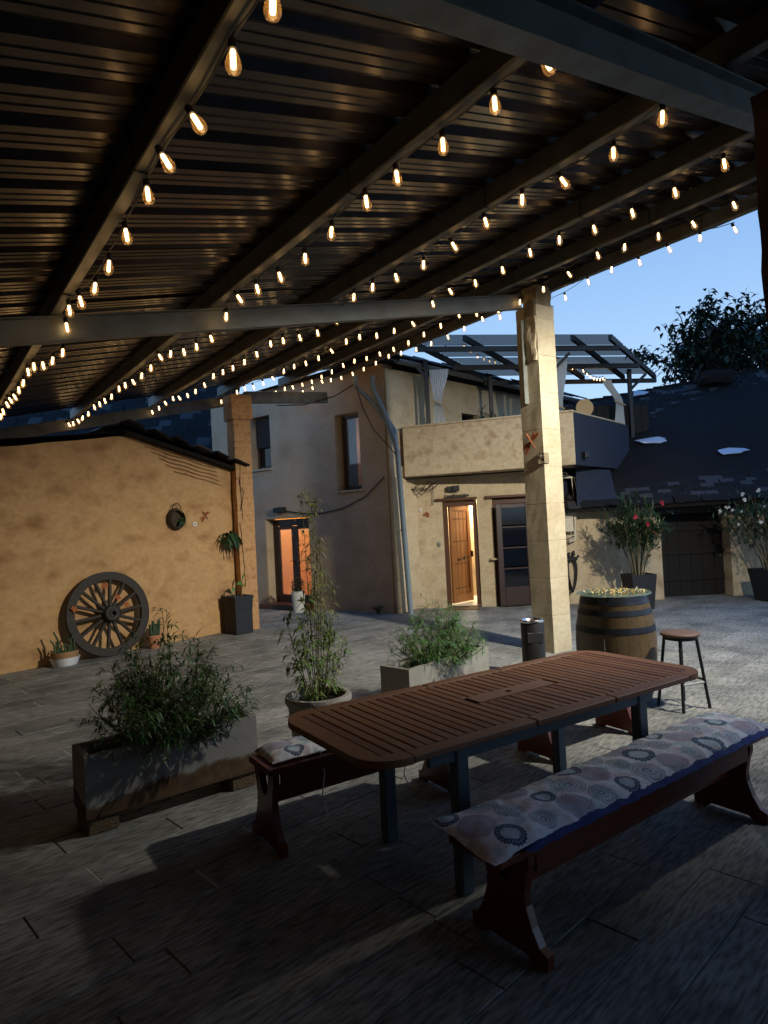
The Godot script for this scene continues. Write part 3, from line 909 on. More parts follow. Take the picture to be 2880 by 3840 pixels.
func annex():
	var x := frame(0.35, 0, -12.75, 0.989, 0.146)
	var h := thing("annex", "one storey cream annex with open wooden door under a terrace parapet", "house", x)
	var g := G.new()
	g.wall(3.1, 2.54, 0.34, [[0.79, 1.45, 0.0, 2.06], [1.74, 2.5, 0.0, 2.06]])
	part("wall", g, "cream_rough", h)
	# door frames
	for o in [[0.79, 1.45], [1.74, 2.5]]:
		g = G.new()
		g.box(V(o[0] + 0.045, 1.0, -0.12), V(0.085, 2.0, 0.12), 0.006)
		g.box(V(o[1] - 0.045, 1.0, -0.12), V(0.085, 2.0, 0.12), 0.006)
		g.box(V((o[0] + o[1]) * 0.5, 2.0, -0.12), V(o[1] - o[0] - 0.01, 0.11, 0.125), 0.006)
		part("door_frame", g, "frame_wood", h)
		g = G.new()
		g.box(V((o[0] + o[1]) * 0.5 - 0.06, 2.085, 0.01), V(o[1] - o[0] + 0.14, 0.05, 0.12), 0.01)
		part("lintel", g, "frame_wood", h)
	# plank door standing ajar
	var dx := at(0.9, 0.04, -0.16, deg_to_rad(52))
	var d := Node3D.new(); d.name = "door"; h.add_child(d); d.transform = dx
	g = G.new()
	g.box(V(0.035, 0.98, 0), V(0.07, 1.92, 0.05), 0.005); g.box(V(0.565, 0.98, 0), V(0.09, 1.92, 0.05), 0.005)
	g.box(V(0.295, 1.88, 0), V(0.45, 0.12, 0.05), 0.005); g.box(V(0.295, 0.1, 0), V(0.45, 0.16, 0.05), 0.005)
	part("leaf_frame", g, "door_wood", d)
	for k in 4:
		g = G.new()
		g.box(V(0.126 + k * 0.1125, 1.0, -0.004), V(0.106, 1.64, 0.024), 0.006)
		part("plank", g, "door_wood", d)
	g = G.new()
	for yy in [0.3, 0.78, 1.22, 1.66]:
		for k in 9:
			g.box(V(0.1 + k * 0.048, yy, 0.014), V(0.02, 0.02, 0.016), 0.006)
	part("studs", g, "iron", d)
	g = G.new()
	g.tube([V(0.2, 0.86, 0.035), V(0.5, 0.9, 0.04)], 0.008, 6); g.box(V(0.22, 0.86, 0.02), V(0.05, 0.06, 0.02), 0.008); g.box(V(0.38, 0.88, 0.02), V(0.05, 0.06, 0.02), 0.008)
	part("bolt", g, "iron", d)
	g = G.new(); g.box(V(0.6, 0.95, 0.04), V(0.02, 0.12, 0.06), 0.006); part("handle", g, "iron", d)
	# lit hall behind it
	g = G.new()
	for q in [[V(0.5, 0.03, -2.2), V(0.5, 0.03, -0.35), V(0.5, 2.4, -0.35), V(0.5, 2.4, -2.2)], [V(1.62, 0.03, -0.35), V(1.62, 0.03, -2.2), V(1.62, 2.4, -2.2), V(1.62, 2.4, -0.35)], [V(0.5, 0.03, -2.2), V(1.62, 0.03, -2.2), V(1.62, 0.03, -0.0), V(0.5, 0.03, -0.0)], [V(0.5, 2.4, -0.35), V(1.62, 2.4, -0.35), V(1.62, 2.4, -2.2), V(0.5, 2.4, -2.2)], [V(0.5, 0.03, -2.2), V(0.5, 2.4, -2.2), V(1.62, 2.4, -2.2), V(1.62, 0.03, -2.2)]]:
		g.oq(q[0], q[1], q[2], q[3], V(1.06, 1.2, -1.2))
	part("hall_walls", g, "inner_white", h)
	g = G.new()
	g.lathe([Vector2(0.001, -0.05), Vector2(0.05, -0.03), Vector2(0.06, 0.0), Vector2(0.03, 0.06), Vector2(0.001, 0.07)], 12)
	var lm := part("hall_lamp", g, "room_lamp", h, at(1.35, 2.2, -1.3))
	omni(lm, V(0, 0, 0), Color(1.0, 0.93, 0.8), 5.0, 0.05)
	# dark glazed door swung outwards
	d = Node3D.new(); d.name = "glazed_door"; h.add_child(d); d.transform = at(2.45, 0.0, 0.02, deg_to_rad(14))
	g = G.new()
	g.box(V(-0.06, 0.98, 0), V(0.1, 1.92, 0.045), 0.005); g.box(V(-0.62, 0.98, 0), V(0.1, 1.92, 0.045), 0.005)
	g.box(V(-0.34, 0.2, 0), V(0.46, 0.36, 0.044), 0.005); g.box(V(-0.34, 1.9, 0), V(0.46, 0.08, 0.044), 0.005)
	for k in 3: g.box(V(-0.34, 0.72 + 0.39 * k, 0), V(0.46, 0.03, 0.04), 0.004)
	part("leaf_frame", g, "dark_frame", d)
	for k in 4:
		g = G.new(); g.box(V(-0.34, 0.545 + 0.39 * k, 0), V(0.46, 0.352, 0.012)); part("pane", g, "dark_pane", d)
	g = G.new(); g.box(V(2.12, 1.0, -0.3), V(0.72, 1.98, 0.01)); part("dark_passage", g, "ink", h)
	g = G.new(); g.box(V(1.74, 0.905, 0.06), V(0.16, 0.04, 0.1), 0.008); part("stone_shelf", g, "cream", h)
	# terrace slab and parapet
	var px := h.transform.affine_inverse() * frame(0.35, 0, -12.3, 0.949, 0.315)
	g = G.new()
	g.box(V(1.62, 3.0, -0.09), V(3.1, 0.92, 0.18), 0.012)
	part("parapet", g, "parapet", h, px)
	g = G.new()
	g.box(V(1.62, 3.475, -0.09), V(3.12, 0.035, 0.22), 0.008)
	part("coping", g, "parapet", h, px)
	g = G.new()
	g.prism(PackedVector2Array([Vector2(0.1, 12.45), Vector2(3.3, 11.45), Vector2(5.4, 14.0), Vector2(4.2, 15.5), Vector2(0.6, 13.5)]), 0, 0.2, h.transform.affine_inverse() * Transform3D(Basis(Vector3.RIGHT, V(0, 0, -1), Vector3.UP), V(0, 2.55, 0)))
	part("terrace_slab", g, "parapet", h)
	var bx := h.transform.affine_inverse() * frame(3.30, 0, -11.36, 0.63, -0.777)
	g = G.new()
	g.box(V(1.45, 3.0, -0.02), V(2.86, 0.93, 0.16), 0.01)
	part("side_parapet", g, "slate_blue", h, bx)
	g = G.new()
	g.box(V(1.3, 3.475, -0.02), V(2.7, 0.03, 0.19), 0.008)
	part("coping", g, "parapet", h, bx)
	g = G.new()
	g.box(V(2.2, 2.05, -0.55), V(3.0, 0.98, 0.12))
	part("side_wall", g, "slate_blue", h, bx)
	g = G.new()
	g.oq(V(3.52, 1.8, -11.9), V(4.25, 1.8, -11.85), V(4.4, 2.5, -12.6), V(3.56, 2.52, -12.0), V(4, 1, -13))
	part("flashing", g, "slate_blue", h, h.transform.affine_inverse())

func barn():
	var h := thing("slate_barn", "low barn with a sweeping dark slate roof and a wide wooden gate", "barn")
	var g := G.new()
	g.wall(8.5, 1.72, 0.4, [[1.76, 3.06, 0.0, 1.64]])
	part("wall", g, "cream", h, at(3.42, 0, -12.3))
	g = G.new()
	g.box(V(5.83, 1.66, -12.33), V(1.5, 0.14, 0.2), 0.01)
	part("gate_lintel", g, "old_wood", h)
	for k in 6:
		g = G.new()
		g.box(V(5.3 + k * 0.222, 0.8, -12.62), V(0.218, 1.6, 0.05), 0.006)
		part("gate_board", g, "garage_wood", h)
	g = G.new()
	for y in [0.35, 0.85, 1.3]: g.box(V(5.85, y, -12.585), V(1.3, 0.1, 0.03), 0.006)
	part("gate_rail", g, "garage_wood", h)
	g = G.new(); g.box(V(6.4, 0.75, -12.56), V(0.03, 0.03, 0.04), 0.008); part("gate_knob", g, "zinc", h)
	g = G.new()
	g.box(V(7.5, 0.85, -14.5), V(9.0, 1.7, 3.5)); 
	part("body", g, "ink", h, at(0.4, 0, -0.4))
	var e0 := V(3.25, 1.76, -11.95)
	var e1 := V(11.2, 1.80, -11.3)
	var r0 := V(4.6, 4.35, -16.4)
	var r1 := V(11.6, 5.2, -15.6)
	var rf := Node3D.new(); rf.name = "roof"; h.add_child(rf)
	g = G.new()
	g.quad(e0, e1, r1, r0)
	g.quad(e1 - V(0, 0.05, 0), e0 - V(0, 0.05, 0), r0 - V(0, 0.05, 0), r1 - V(0, 0.05, 0))
	g.quad(e0 - V(0, 0.05, 0), e1 - V(0, 0.05, 0), e1, e0)
	g.quad(r0, r1, V(12, 1.7, -20), V(5, 1.7, -20.5))
	g.tri(e0, r0, V(5, 1.7, -20.5))
	part("roof_deck", g, "slate_brown", rf)
	slates(rf, e0, e1, r0, r1, 42, 34, 91, 300)
	g = G.new()
	g.bar(r0 + V(0, 0.03, 0), r1 + V(0, 0.03, 0), 0.28, 0.06)
	part("ridge", g, "slate_brown", rf)
	g = shaft(0.7, 0.5, 0.32, 3, 3, 0.12, 71)
	part("chimney", g, "slate_brown", h, at(8.05, 4.6, -15.6))
	# torn plastic held on the slates
	var up := ((r0 + r1) - (e0 + e1)).normalized()
	var al := (e1 - e0).normalized()
	var nr := al.cross(up).normalized()
	var sheets := [[V(5.69, 3.0, -13.73), 0.62, "crumpled pale plastic sheet on the slates left of the roof's middle"], [V(6.95, 2.64, -12.96), 0.55, "torn pale plastic sheet on the slates above the white oleander"], [V(6.35, 4.4, -15.9), 0.4, "pale plastic sheet near the top left corner of the slate roof"]]
	for s in sheets:
		g = G.new()
		var poly := PackedVector2Array()
		var r := RandomNumberGenerator.new(); r.seed = int(s[0].x * 100)
		for k in 11:
			var an := TAU * k / 11
			poly.push_back(Vector2(cos(an) * s[1] * 0.5, sin(an) * 0.13) * r.randf_range(0.75, 1.25))
		g.prism(poly, 0.0, 0.008)
		g.rough(0.05, 7.0, 3)
		one("plastic_sheet", g, "tarp", s[2], "plastic sheet", Transform3D(Basis(al, up, nr), s[0] + nr * 0.16), "plastic on the slate roof")

func curtain(top: Vector3, wt: float, tie: Vector3, wm: float, bot: Vector3, wb: float, label: String):
	var g := G.new()
	var n := 22
	var rows := 16
	var P = func(i, j):
		var t := float(j) / rows
		var c: Vector3
		var w: float
		if t < 0.5:
			var k := smoothstep(0.0, 1.0, t * 2.0)
			c = top.lerp(tie, k); c.y = lerpf(top.y, tie.y, t * 2.0); w = lerpf(wt, wm, k)
		else:
			var k := smoothstep(0.0, 1.0, t * 2.0 - 1.0)
			c = tie.lerp(bot, k); c.y = lerpf(tie.y, bot.y, t * 2.0 - 1.0); w = lerpf(wm, wb, k)
		var s := float(i) / n - 0.5
		return c + V(s * w, 0, sin(i * 2.1 + j * 0.12) * 0.035 * (0.5 + w))
	for i in n:
		for j in rows:
			g.quad(P.call(i, j + 1), P.call(i + 1, j + 1), P.call(i + 1, j), P.call(i, j))
	var o := thing("curtain", label, "curtain", Transform3D(), "white curtains on the terrace")
	part("cloth", g, "curtain", o)
	g = G.new()
	g.tube([tie + V(-wm * 0.75, 0.03, 0.06), tie + V(0, -0.02, 0.09), tie + V(wm * 0.6, -0.06, 0.07)], 0.014, 5)
	part("tie", g, "straw", o)

func pergola():
	var h := thing("terrace_pergola", "black steel pergola with clear corrugated roof on the terrace", "pergola")
	var nl := V(0.5, 5.03, -11.6)
	var nr := V(4.45, 5.03, -12.25)
	var fr := V(6.3, 4.73, -14.7)
	var fl := V(2.35, 4.73, -14.05)
	var n := 44
	for k in 4:
		var g := G.new()
		for i in n / 4:
			var t0 := (k * n / 4.0 + i) / n
			var t1 := (k * n / 4.0 + i + 1) / n
			var u0 := V(0, 0.018 if i % 2 else 0.0, 0)
			var u1 := V(0, 0.0 if i % 2 else 0.018, 0)
			g.quad(nl.lerp(fl, t0) + u0, nr.lerp(fr, t0) + u0, nr.lerp(fr, t1) + u1, nl.lerp(fl, t1) + u1)
		part("clear_sheet", g, "polycarbonate", h)
	var dn := V(0, -0.06, 0)
	for t in [0.0, 0.28, 0.56, 0.8, 0.99]:
		var g := G.new()
		g.bar(nl.lerp(nr, t) + dn, fl.lerp(fr, t) + dn, 0.06, 0.1)
		part("rafter", g, "black_steel", h)
	for t in [0.12, 0.55, 0.97]:
		var g := G.new()
		var a := nl.lerp(fl, t) + dn * 2.6
		var b := nr.lerp(fr, t) + dn * 2.6
		g.bar(a, b, 0.07, 0.09)
		part("header", g, "black_steel", h)
	for q in [V(0.93, 0, -12.36), V(3.32, 0, -12.6), V(5.45, 0, -14.1), V(2.4, 0, -13.9)]:
		var g := G.new()
		g.box(V(q.x, 3.65, q.z), V(0.08, 2.2, 0.08), 0.004)
		part("post", g, "black_steel", h)
	var g := G.new()
	g.bar(V(3.32, 4.4, -12.6), V(3.74, 4.8, -12.6), 0.05, 0.05); g.bar(V(0.93, 4.4, -12.36), V(0.62, 4.78, -12.3), 0.05, 0.05)
	g.bar(V(5.45, 4.3, -14.1), V(5.85, 4.65, -14.2), 0.05, 0.05)
	part("brace", g, "black_steel", h)
	curtain(V(1.17, 4.55, -12.34), 0.36, V(1.12, 3.92, -12.32), 0.14, V(1.16, 3.3, -12.34), 0.28, "sheer white curtain tied to the left post of the terrace")
	curtain(V(3.12, 4.7, -12.58), 0.24, V(3.18, 3.74, -12.56), 0.12, V(3.14, 3.3, -12.58), 0.18, "white curtain left of the terrace's middle post, half behind the pillar")
	curtain(V(3.56, 4.7, -12.62), 0.26, V(3.48, 3.77, -12.6), 0.16, V(3.52, 3.3, -12.6), 0.22, "white curtain right of the terrace's middle post")
	curtain(V(4.75, 4.42, -13.5), 0.18, V(5.02, 3.95, -13.6), 0.16, V(5.0, 3.35, -13.6), 0.24, "white curtain hanging aslant near the terrace's far right post")
	# wooden screen and wicker disc
	g = G.new()
	for k in 14: g.box(V(k * 0.2, 0.62, 0), V(0.19, 1.24, 0.03), 0.005)
	var sc := thing("terrace_screen", "dark wooden screen along the back of the terrace", "screen", frame(3.6, 2.75, -14.0, 0.9, -0.1))
	for k in 14:
		g = G.new(); g.box(V(k * 0.17, 0.62, 0), V(0.162, 1.24, 0.03), 0.005)
		part("board", g, "garage_wood", sc)
	g = G.new()
	g.lathe([Vector2(0.001, 0), Vector2(0.16, 0.01), Vector2(0.17, 0.025), Vector2(0.15, 0.03), Vector2(0.1, 0.02), Vector2(0.05, 0.028), Vector2(0.001, 0.02)], 24)
	one("wicker_disc", g, "straw", "round straw coloured wicker disc above the terrace parapet", "wicker disc", Transform3D(Basis(Vector3.RIGHT, PI / 2), V(3.97, 3.72, -12.6)))
	# terrace shrub
	var t := thing("terrace_shrub", "dark bushy plant behind the terrace parapet left of the pillar", "shrub", at(2.05, 2.75, -12.65))
	var gs := G.new()
	var gl := G.new()
	tuft(gs, gl, 60, 1.05, 0.55, 0.34, 0.03, 401, Color(0.018, 0.04, 0.014))
	part("stems", gs, "stem", t); part("foliage", gl, "leaf", t)

func tuft(gs: G, gl: G, n: int, ht: float, spread: float, ll: float, lw: float, sd: int, c: Color):
	var r := RandomNumberGenerator.new(); r.seed = sd
	for i in n:
		var d := Vector3(r.randf_range(-1, 1), r.randf_range(0.5, 1.6), r.randf_range(-1, 1)).normalized()
		var e := Vector3(d.x * spread, d.y * ht * r.randf_range(0.55, 0.95), d.z * spread)
		gs.col = Color(0.05, 0.06, 0.02)
		gs.tube([Vector3.ZERO, e * 0.5 + V(0, 0.05, 0), e], 0.008, 4, 0.003, false)
		for k in 9:
			var q := e * r.randf_range(0.45, 1.0)
			gl.col = c * r.randf_range(0.6, 1.6); gl.col.a = 1
			gl.leaf(q, (d * 0.5 + Vector3(r.randf_range(-1, 1), r.randf_range(-0.4, 0.7), r.randf_range(-1, 1))).normalized(), Vector3.UP, ll * r.randf_range(0.6, 1.1), lw, 0.3)

func limb(gs: G, gl: G, p: Vector3, d: Vector3, l: float, w: float, depth: int, r: RandomNumberGenerator):
	var pts := [p]
	var q := p
	for i in 4:
		d = (d + Vector3(r.randf_range(-1, 1), r.randf_range(-0.5, 0.6), r.randf_range(-1, 1)) * 0.22).normalized()
		q += d * l / 4
		pts.push_back(q)
	gs.tube(pts, w, 6 if depth > 2 else 4, w * 0.55, false)
	if depth == 0:
		for i in 11:
			var b: Vector3 = pts[1 + r.randi() % 4] + Vector3(r.randf_range(-1, 1), r.randf_range(-1, 1), r.randf_range(-1, 1)) * 0.1
			var s := r.randf_range(0.5, 1.3)
			gl.col = Color(0.02 * s, 0.032 * s, 0.01 * s)
			gl.leaf(b, Vector3(r.randf_range(-1, 1), r.randf_range(-0.9, 0.3), r.randf_range(-1, 1)).normalized(), Vector3.UP, r.randf_range(0.16, 0.27), 0.09, 0.4)
		return
	for i in 4 + r.randi() % 2:
		var nd := (d * 0.55 + Vector3(r.randf_range(-1, 1), r.randf_range(-0.25, 0.8), r.randf_range(-1, 1)) * 0.8).normalized()
		limb(gs, gl, pts[2 + r.randi() % 3], nd, l * r.randf_range(0.6, 0.82), w * 0.55, depth - 1, r)

func tree():
	var r := RandomNumberGenerator.new(); r.seed = 23
	var t := thing("walnut_tree", "dark leafy tree against the evening sky behind the slate barn", "tree", at(10.7, 0.9, -19.5).scaled_local(Vector3(1.3, 1.08, 1.3)))
	var gs := G.new()
	var gl := G.new()
	gs.tube([V(0, -1.9, 0), V(0.1, 0.6, 0), V(-0.05, 3.0, 0.1)], 0.26, 8, 0.14, false)
	for i in 7:
		var an := TAU * i / 7.0 + 0.3
		limb(gs, gl, V(-0.03, 2.6 + 0.12 * i, 0.08), Vector3(cos(an) * 0.8, 0.75 + 0.1 * (i % 3), sin(an) * 0.8).normalized(), 1.6, 0.06, 3, r)
	part("trunk", gs, "bark", t); part("crown", gl, "leaf", t)

func floodlight():
	# out of frame: pillar at the canopy's outer corner with the yard's floodlight
	var x := frame(4.55, 0, -4.3, RB.x, RB.z)
	var p := thing("pillar", "cream pillar carrying the floodlight at the canopy's outer edge", "pillar", x)
	part("shaft", shaft(0.33, 0.33, 4.3, 20, 3, 0.01, 41), "pillar_cream", p)
	var pos := V(4.15, 4.3, -4.45)
	var aim := Vector3(-0.5, -0.48, -0.72).normalized()
	var z := -aim
	var xx := Vector3.UP.cross(z).normalized()
	var b := Basis(xx, z.cross(xx), z)
	var f := thing("floodlight", "yard floodlight on the pillar at the canopy's outer edge", "floodlight", Transform3D(b, pos))
	var g := G.new()
	g.box(V(0, 0, 0.035), V(0.26, 0.2, 0.05), 0.008)
	part("housing", g, "black_plastic", f)
	g = G.new()
	g.box(V(0, 0, 0.006), V(0.22, 0.16, 0.006))
	part("lamp_face", g, "flood_face", f)
	g = G.new()
	g.bar(V(0, 0, 0.06), b.inverse() * (V(4.45, 4.3, -4.35) - pos), 0.04, 0.02)
	part("bracket", g, "iron", f)
	var l := SpotLight3D.new()
	l.name = "light"
	f.add_child(l)
	l.position = V(0, 0, -0.01)
	l.light_color = lin(1.0, 0.93, 0.78); l.light_energy = 64.0; l.light_size = 0.09
	l.spot_angle = 68.0; l.spot_angle_attenuation = 1.0; l.spot_range = 30.0; l.spot_attenuation = 2.0; l.shadow_enabled = true

func strings():
	var all = BULBS()
	var glass := G.new()
	glass.lathe([Vector2(0.001, -0.062), Vector2(0.008, -0.058), Vector2(0.021, -0.05), Vector2(0.029, -0.036), Vector2(0.031, -0.022), Vector2(0.028, -0.005), Vector2(0.021, 0.018), Vector2(0.015, 0.036), Vector2(0.0135, 0.045)], 16)
	var gm := glass.mesh()
	var fil := G.new()
	fil.lathe([Vector2(0.001, -0.034), Vector2(0.009, -0.033), Vector2(0.0105, -0.025), Vector2(0.0105, 0.03), Vector2(0.009, 0.036), Vector2(0.001, 0.037)], 8)
	var fm := fil.mesh()
	var sk := G.new()
	sk.lathe([Vector2(0.001, 0.04), Vector2(0.015, 0.04), Vector2(0.017, 0.046), Vector2(0.017, 0.075), Vector2(0.012, 0.083), Vector2(0.001, 0.084)], 10, false)
	var sm := sk.mesh()
	var labels := ["string of amber filament bulbs along the purlin nearest the left wall", "string of amber bulbs along the second purlin from the left", "string of amber bulbs along the third purlin, over the table", "string of amber bulbs along the fourth purlin", "string of amber bulbs along the fifth purlin, passing the cream pillar's top", "outermost string of bulbs hanging against the sky along the canopy's edge", "small string of bulbs under the terrace pergola left of the pillar", "small string of bulbs under the terrace pergola right of the pillar"]
	for i in all.size():
		var t := thing("string_light", labels[i], "string light", Transform3D(), "string lights")
		var small: bool = i > 5
		var pts := []
		for k in all[i].size():
			var p: Vector3 = all[i][k]
			var q := p + V(0, 0.076 if not small else 0.06, 0)
			if k > 0: pts.push_back(((pts[-1] + q) * 0.5) - V(0, 0.012, 0))
			pts.push_back(q)
		var g := G.new()
		g.tube(pts, 0.004, 4)
		part("cable", g, "socket", t)
		for k in all[i].size():
			var r := Basis(Vector3.RIGHT, rng.randf_range(-0.16, 0.16)) * Basis(Vector3.BACK, rng.randf_range(-0.12, 0.28) if rng.randf() < 0.8 else 0.5)
			var s := 0.86 if not small else 0.75
			var b := part("bulb", gm, "bulb_glass", t, Transform3D(r.scaled(Vector3.ONE * s), all[i][k]))
			part("filament", fm, "filament", b)
			part("socket", sm, "socket", b)
			omni(b, V(0, 0.0, 0), Color(1.0, 0.66, 0.3), 0.0017 if not small else 0.0017, 0.012)

func seg(g: G, cx: float, cz: float, r: float, a0: float, a1: float, n: int) -> Array:
	var o := []
	for k in n + 1:
		var a := lerpf(a0, a1, float(k) / n)
		o.push_back(Vector2(cx + cos(a) * r, cz + sin(a) * r))
	return o

func furniture():
	# table: local x along its length, z across
	var x := frame(0.634, 0, -3.61, 0.838, -0.545)
	var t := thing("dining_table", "long slatted wooden garden table with rounded corners on blue grey legs", "table", x)
	var hl := 1.17
	var hw := 0.465
	var y0 := 0.708
	var y1 := 0.74
	var lie := Transform3D(Basis(Vector3.RIGHT, V(0, 0, -1), Vector3.UP), Vector3.ZERO)
	var rail := 0.075
	# long rails in three lengths, with the two leaf joints
	for s in [-1.0, 1.0]:
		for q in [[-hl + 0.2, -0.262], [-0.258, 0.312], [0.316, hl - 0.2]]:
			var g := G.new()
			g.box(V((q[0] + q[1]) * 0.5, 0, 0), V(q[1] - q[0], y1 - y0, rail), 0.006)
			part("rail", g, "table_rail", t, at(0, (y0 + y1) * 0.5, s * (hw - rail * 0.5)))
	for s in [-1.0, 1.0]:
		# rounded end piece
		var g := G.new()
		var o := []
		var rr := 0.17
		o.append_array(seg(g, hl - rr, hw - rr, rr, PI / 2, 0.0, 8))
		o.append_array(seg(g, hl - rr, -hw + rr, rr, 0.0, -PI / 2, 8))
		o.append_array([Vector2(hl - 0.2, -hw), Vector2(hl - 0.2, -hw + rail), Vector2(hl - 0.09, -hw + rail + 0.02), Vector2(hl - 0.09, hw - rail - 0.02), Vector2(hl - 0.2, hw - rail), Vector2(hl - 0.2, hw)])
		var poly := PackedVector2Array()
		for q in o: poly.push_back(Vector2(q.x * s, q.y))
		g.prism(poly, y0, y1, lie)
		part("end_rail", g, "table_wood", t)
	var sm: Mesh
	var pitch := 0.0565
	var xx := -hl + 0.122
	var g0 := G.new(); g0.box(Vector3.ZERO, V(0.0495, 0.022, hw * 2 - rail * 2), 0.0035); sm = g0.mesh()
	var g1 := G.new(); g1.box(Vector3.ZERO, V(0.0495, 0.022, hw - rail - 0.062), 0.0035)
	var shortm := g1.mesh()
	while xx < hl - 0.1:
		if absf(xx - 0.027) < 0.285:
			for s in [-1.0, 1.0]:
				part("slat", shortm, ["table_wood", "table_wood", "table_wood_red", "table_wood_pale"][rng.randi() % 4], t, at(xx, y1 - 0.0115 + rng.randf_range(-0.0008, 0.0008), s * (hw - rail + 0.062) * 0.5))
		else:
			part("slat", sm, ["table_wood", "table_wood", "table_wood_red", "table_wood_pale"][rng.randi() % 4], t, at(xx, y1 - 0.0115 + rng.randf_range(-0.0008, 0.0008), 0))
		xx += pitch
	# middle board with parasol hole
	var g := G.new()
	var bd := []
	bd.append_array([Vector2(-0.255, -0.058), Vector2(0.31, -0.058), Vector2(0.31, 0.058), Vector2(-0.255, 0.058)])
	g.prism(PackedVector2Array([Vector2(-0.255, -0.058), Vector2(0.0, -0.058), Vector2(0.0, -0.02), Vector2(-0.014, -0.014), Vector2(-0.02, 0.0), Vector2(-0.014, 0.014), Vector2(0.0, 0.02), Vector2(0.0, 0.058), Vector2(-0.255, 0.058)]), y0 + 0.008, y1 + 0.001, lie)
	g.prism(PackedVector2Array([Vector2(0.31, -0.058), Vector2(0.31, 0.058), Vector2(0.0, 0.058), Vector2(0.0, 0.02), Vector2(0.014, 0.014), Vector2(0.02, 0.0), Vector2(0.014, -0.014), Vector2(0.0, -0.02), Vector2(0.0, -0.058)]), y0 + 0.008, y1 + 0.001, lie)
	part("middle_board", g, "table_board", t)
	g = G.new()
	for s in [-1.0, 1.0]:
		g.box(V(0.0, 0.655, s * 0.32), V(1.6, 0.1, 0.025), 0.004)
		g.box(V(s * 0.66, 0.655, 0), V(0.025, 0.1, 0.62), 0.004)
	part("apron", g, "table_frame", t)
	for a in [-0.62, 0.7]:
		for s in [-0.31, 0.31]:
			g = G.new(); g.box(V(a, 0.352, s), V(0.075, 0.704, 0.065), 0.008); part("leg", g, "table_frame", t)
	# benches
	bench("dark red wooden bench with a patterned cushion in the right foreground", 0.0, 1.131, -3.14, 0.81, -0.589, 2.12, 1.76)
	bench("dark red wooden bench half under the near end of the table", 0.0, -0.22, -3.875, 0.838, -0.545, 1.25, 1.16)
	bench("dark red wooden bench behind the far half of the table", 0.0, 1.37, -4.87, 0.838, -0.545, 0.95, 0.86)
	cushions()

func bench(label: String, _o: float, cx: float, cz: float, dx: float, dz: float, L: float, ends: float):
	var b := thing("bench", label, "bench", frame(cx, 0, cz, dx, dz), "wooden benches round the table")
	var g := G.new()
	g.box(V(0, 0, 0), V(L, 0.035, 0.29), 0.006)
	part("seat", g, "bench_wood", b, at(0, 0.425, 0))
	g = G.new()
	g.box(V(0, 0, 0), V(ends, 0.085, 0.03), 0.005)
	part("stretcher", g, "bench_wood", b, at(0, 0.255, 0))
	g = G.new()
	for s in [-1.0, 1.0]: g.box(V(0, 0.365, s * 0.115), V(ends - 0.06, 0.085, 0.022), 0.004)
	part("seat_rail", g, "bench_wood", b)
	# shaped end boards: narrow waist, spread foot, U cut under the seat
	var o := [[0.2, 0.0], [0.2, 0.055], [0.165, 0.07], [0.13, 0.13], [0.105, 0.2], [0.1, 0.25], [0.115, 0.32], [0.13, 0.37], [0.13, 0.405], [0.06, 0.405], [0.052, 0.33], [0.035, 0.285], [0.0, 0.265]]
	var poly := PackedVector2Array()
	for q in o: poly.push_back(Vector2(q[0], q[1]))
	for k in range(o.size() - 2, -1, -1): poly.push_back(Vector2(-o[k][0], o[k][1]))
	poly.push_back(Vector2(-0.13, 0.0)); poly.push_back(Vector2(-0.1, 0.02)); poly.push_back(Vector2(0.1, 0.02)); poly.push_back(Vector2(0.13, 0.0))
	for s in [-1.0, 1.0]:
		g = G.new()
		g.prism(poly, -0.018, 0.018, Transform3D(Basis(Vector3.UP, PI / 2), Vector3.ZERO))
		part("end_board", g, "bench_wood", b, at(s * ends * 0.5, 0, 0))

func print_fabric() -> ImageTexture:
	# pale cotton printed with mandala roundels in blues, teal and lilac
	var W := 1536
	var Hh := 256
	var im := Image.create(W, Hh, false, Image.FORMAT_RGB8)
	var n1 := FastNoiseLite.new(); n1.seed = 5; n1.frequency = 0.012; n1.fractal_octaves = 3
	var n2 := FastNoiseLite.new(); n2.seed = 9; n2.frequency = 0.02
	for y in Hh:
		for x in W:
			var a := n1.get_noise_2d(x, y)
			var c := Color(0.86, 0.87, 0.92)
			c = c.lerp(Color(0.8, 0.74, 0.77), clampf(a * 1.6, 0, 0.8))
			c = c.lerp(Color(0.66, 0.75, 0.78), clampf(-a * 1.8, 0, 0.8))
			c = c.lerp(Color(0.9, 0.92, 0.96), clampf(n2.get_noise_2d(x, y) * 1.5, 0, 0.7))
			im.set_pixel(x, y, c)
	var r := RandomNumberGenerator.new(); r.seed = 31
	var k := 0
	var x0 := 40
	while x0 < W + 40:
		for row in 3:
			var cx := x0 + row * 37 + r.randi_range(-8, 8)
			var cy: int = [30, 118, 214][row] + r.randi_range(-8, 8)
			var rad: int = [40, 58, 44][(row + k) % 3]
			var kind: int = [0, 1, 2, 1][(k + row * 2) % 4]
			if kind == 2: rad = 60
			roundel(im, cx, cy, rad, kind)
		k += 1
		x0 += 128
	return ImageTexture.create_from_image(im)

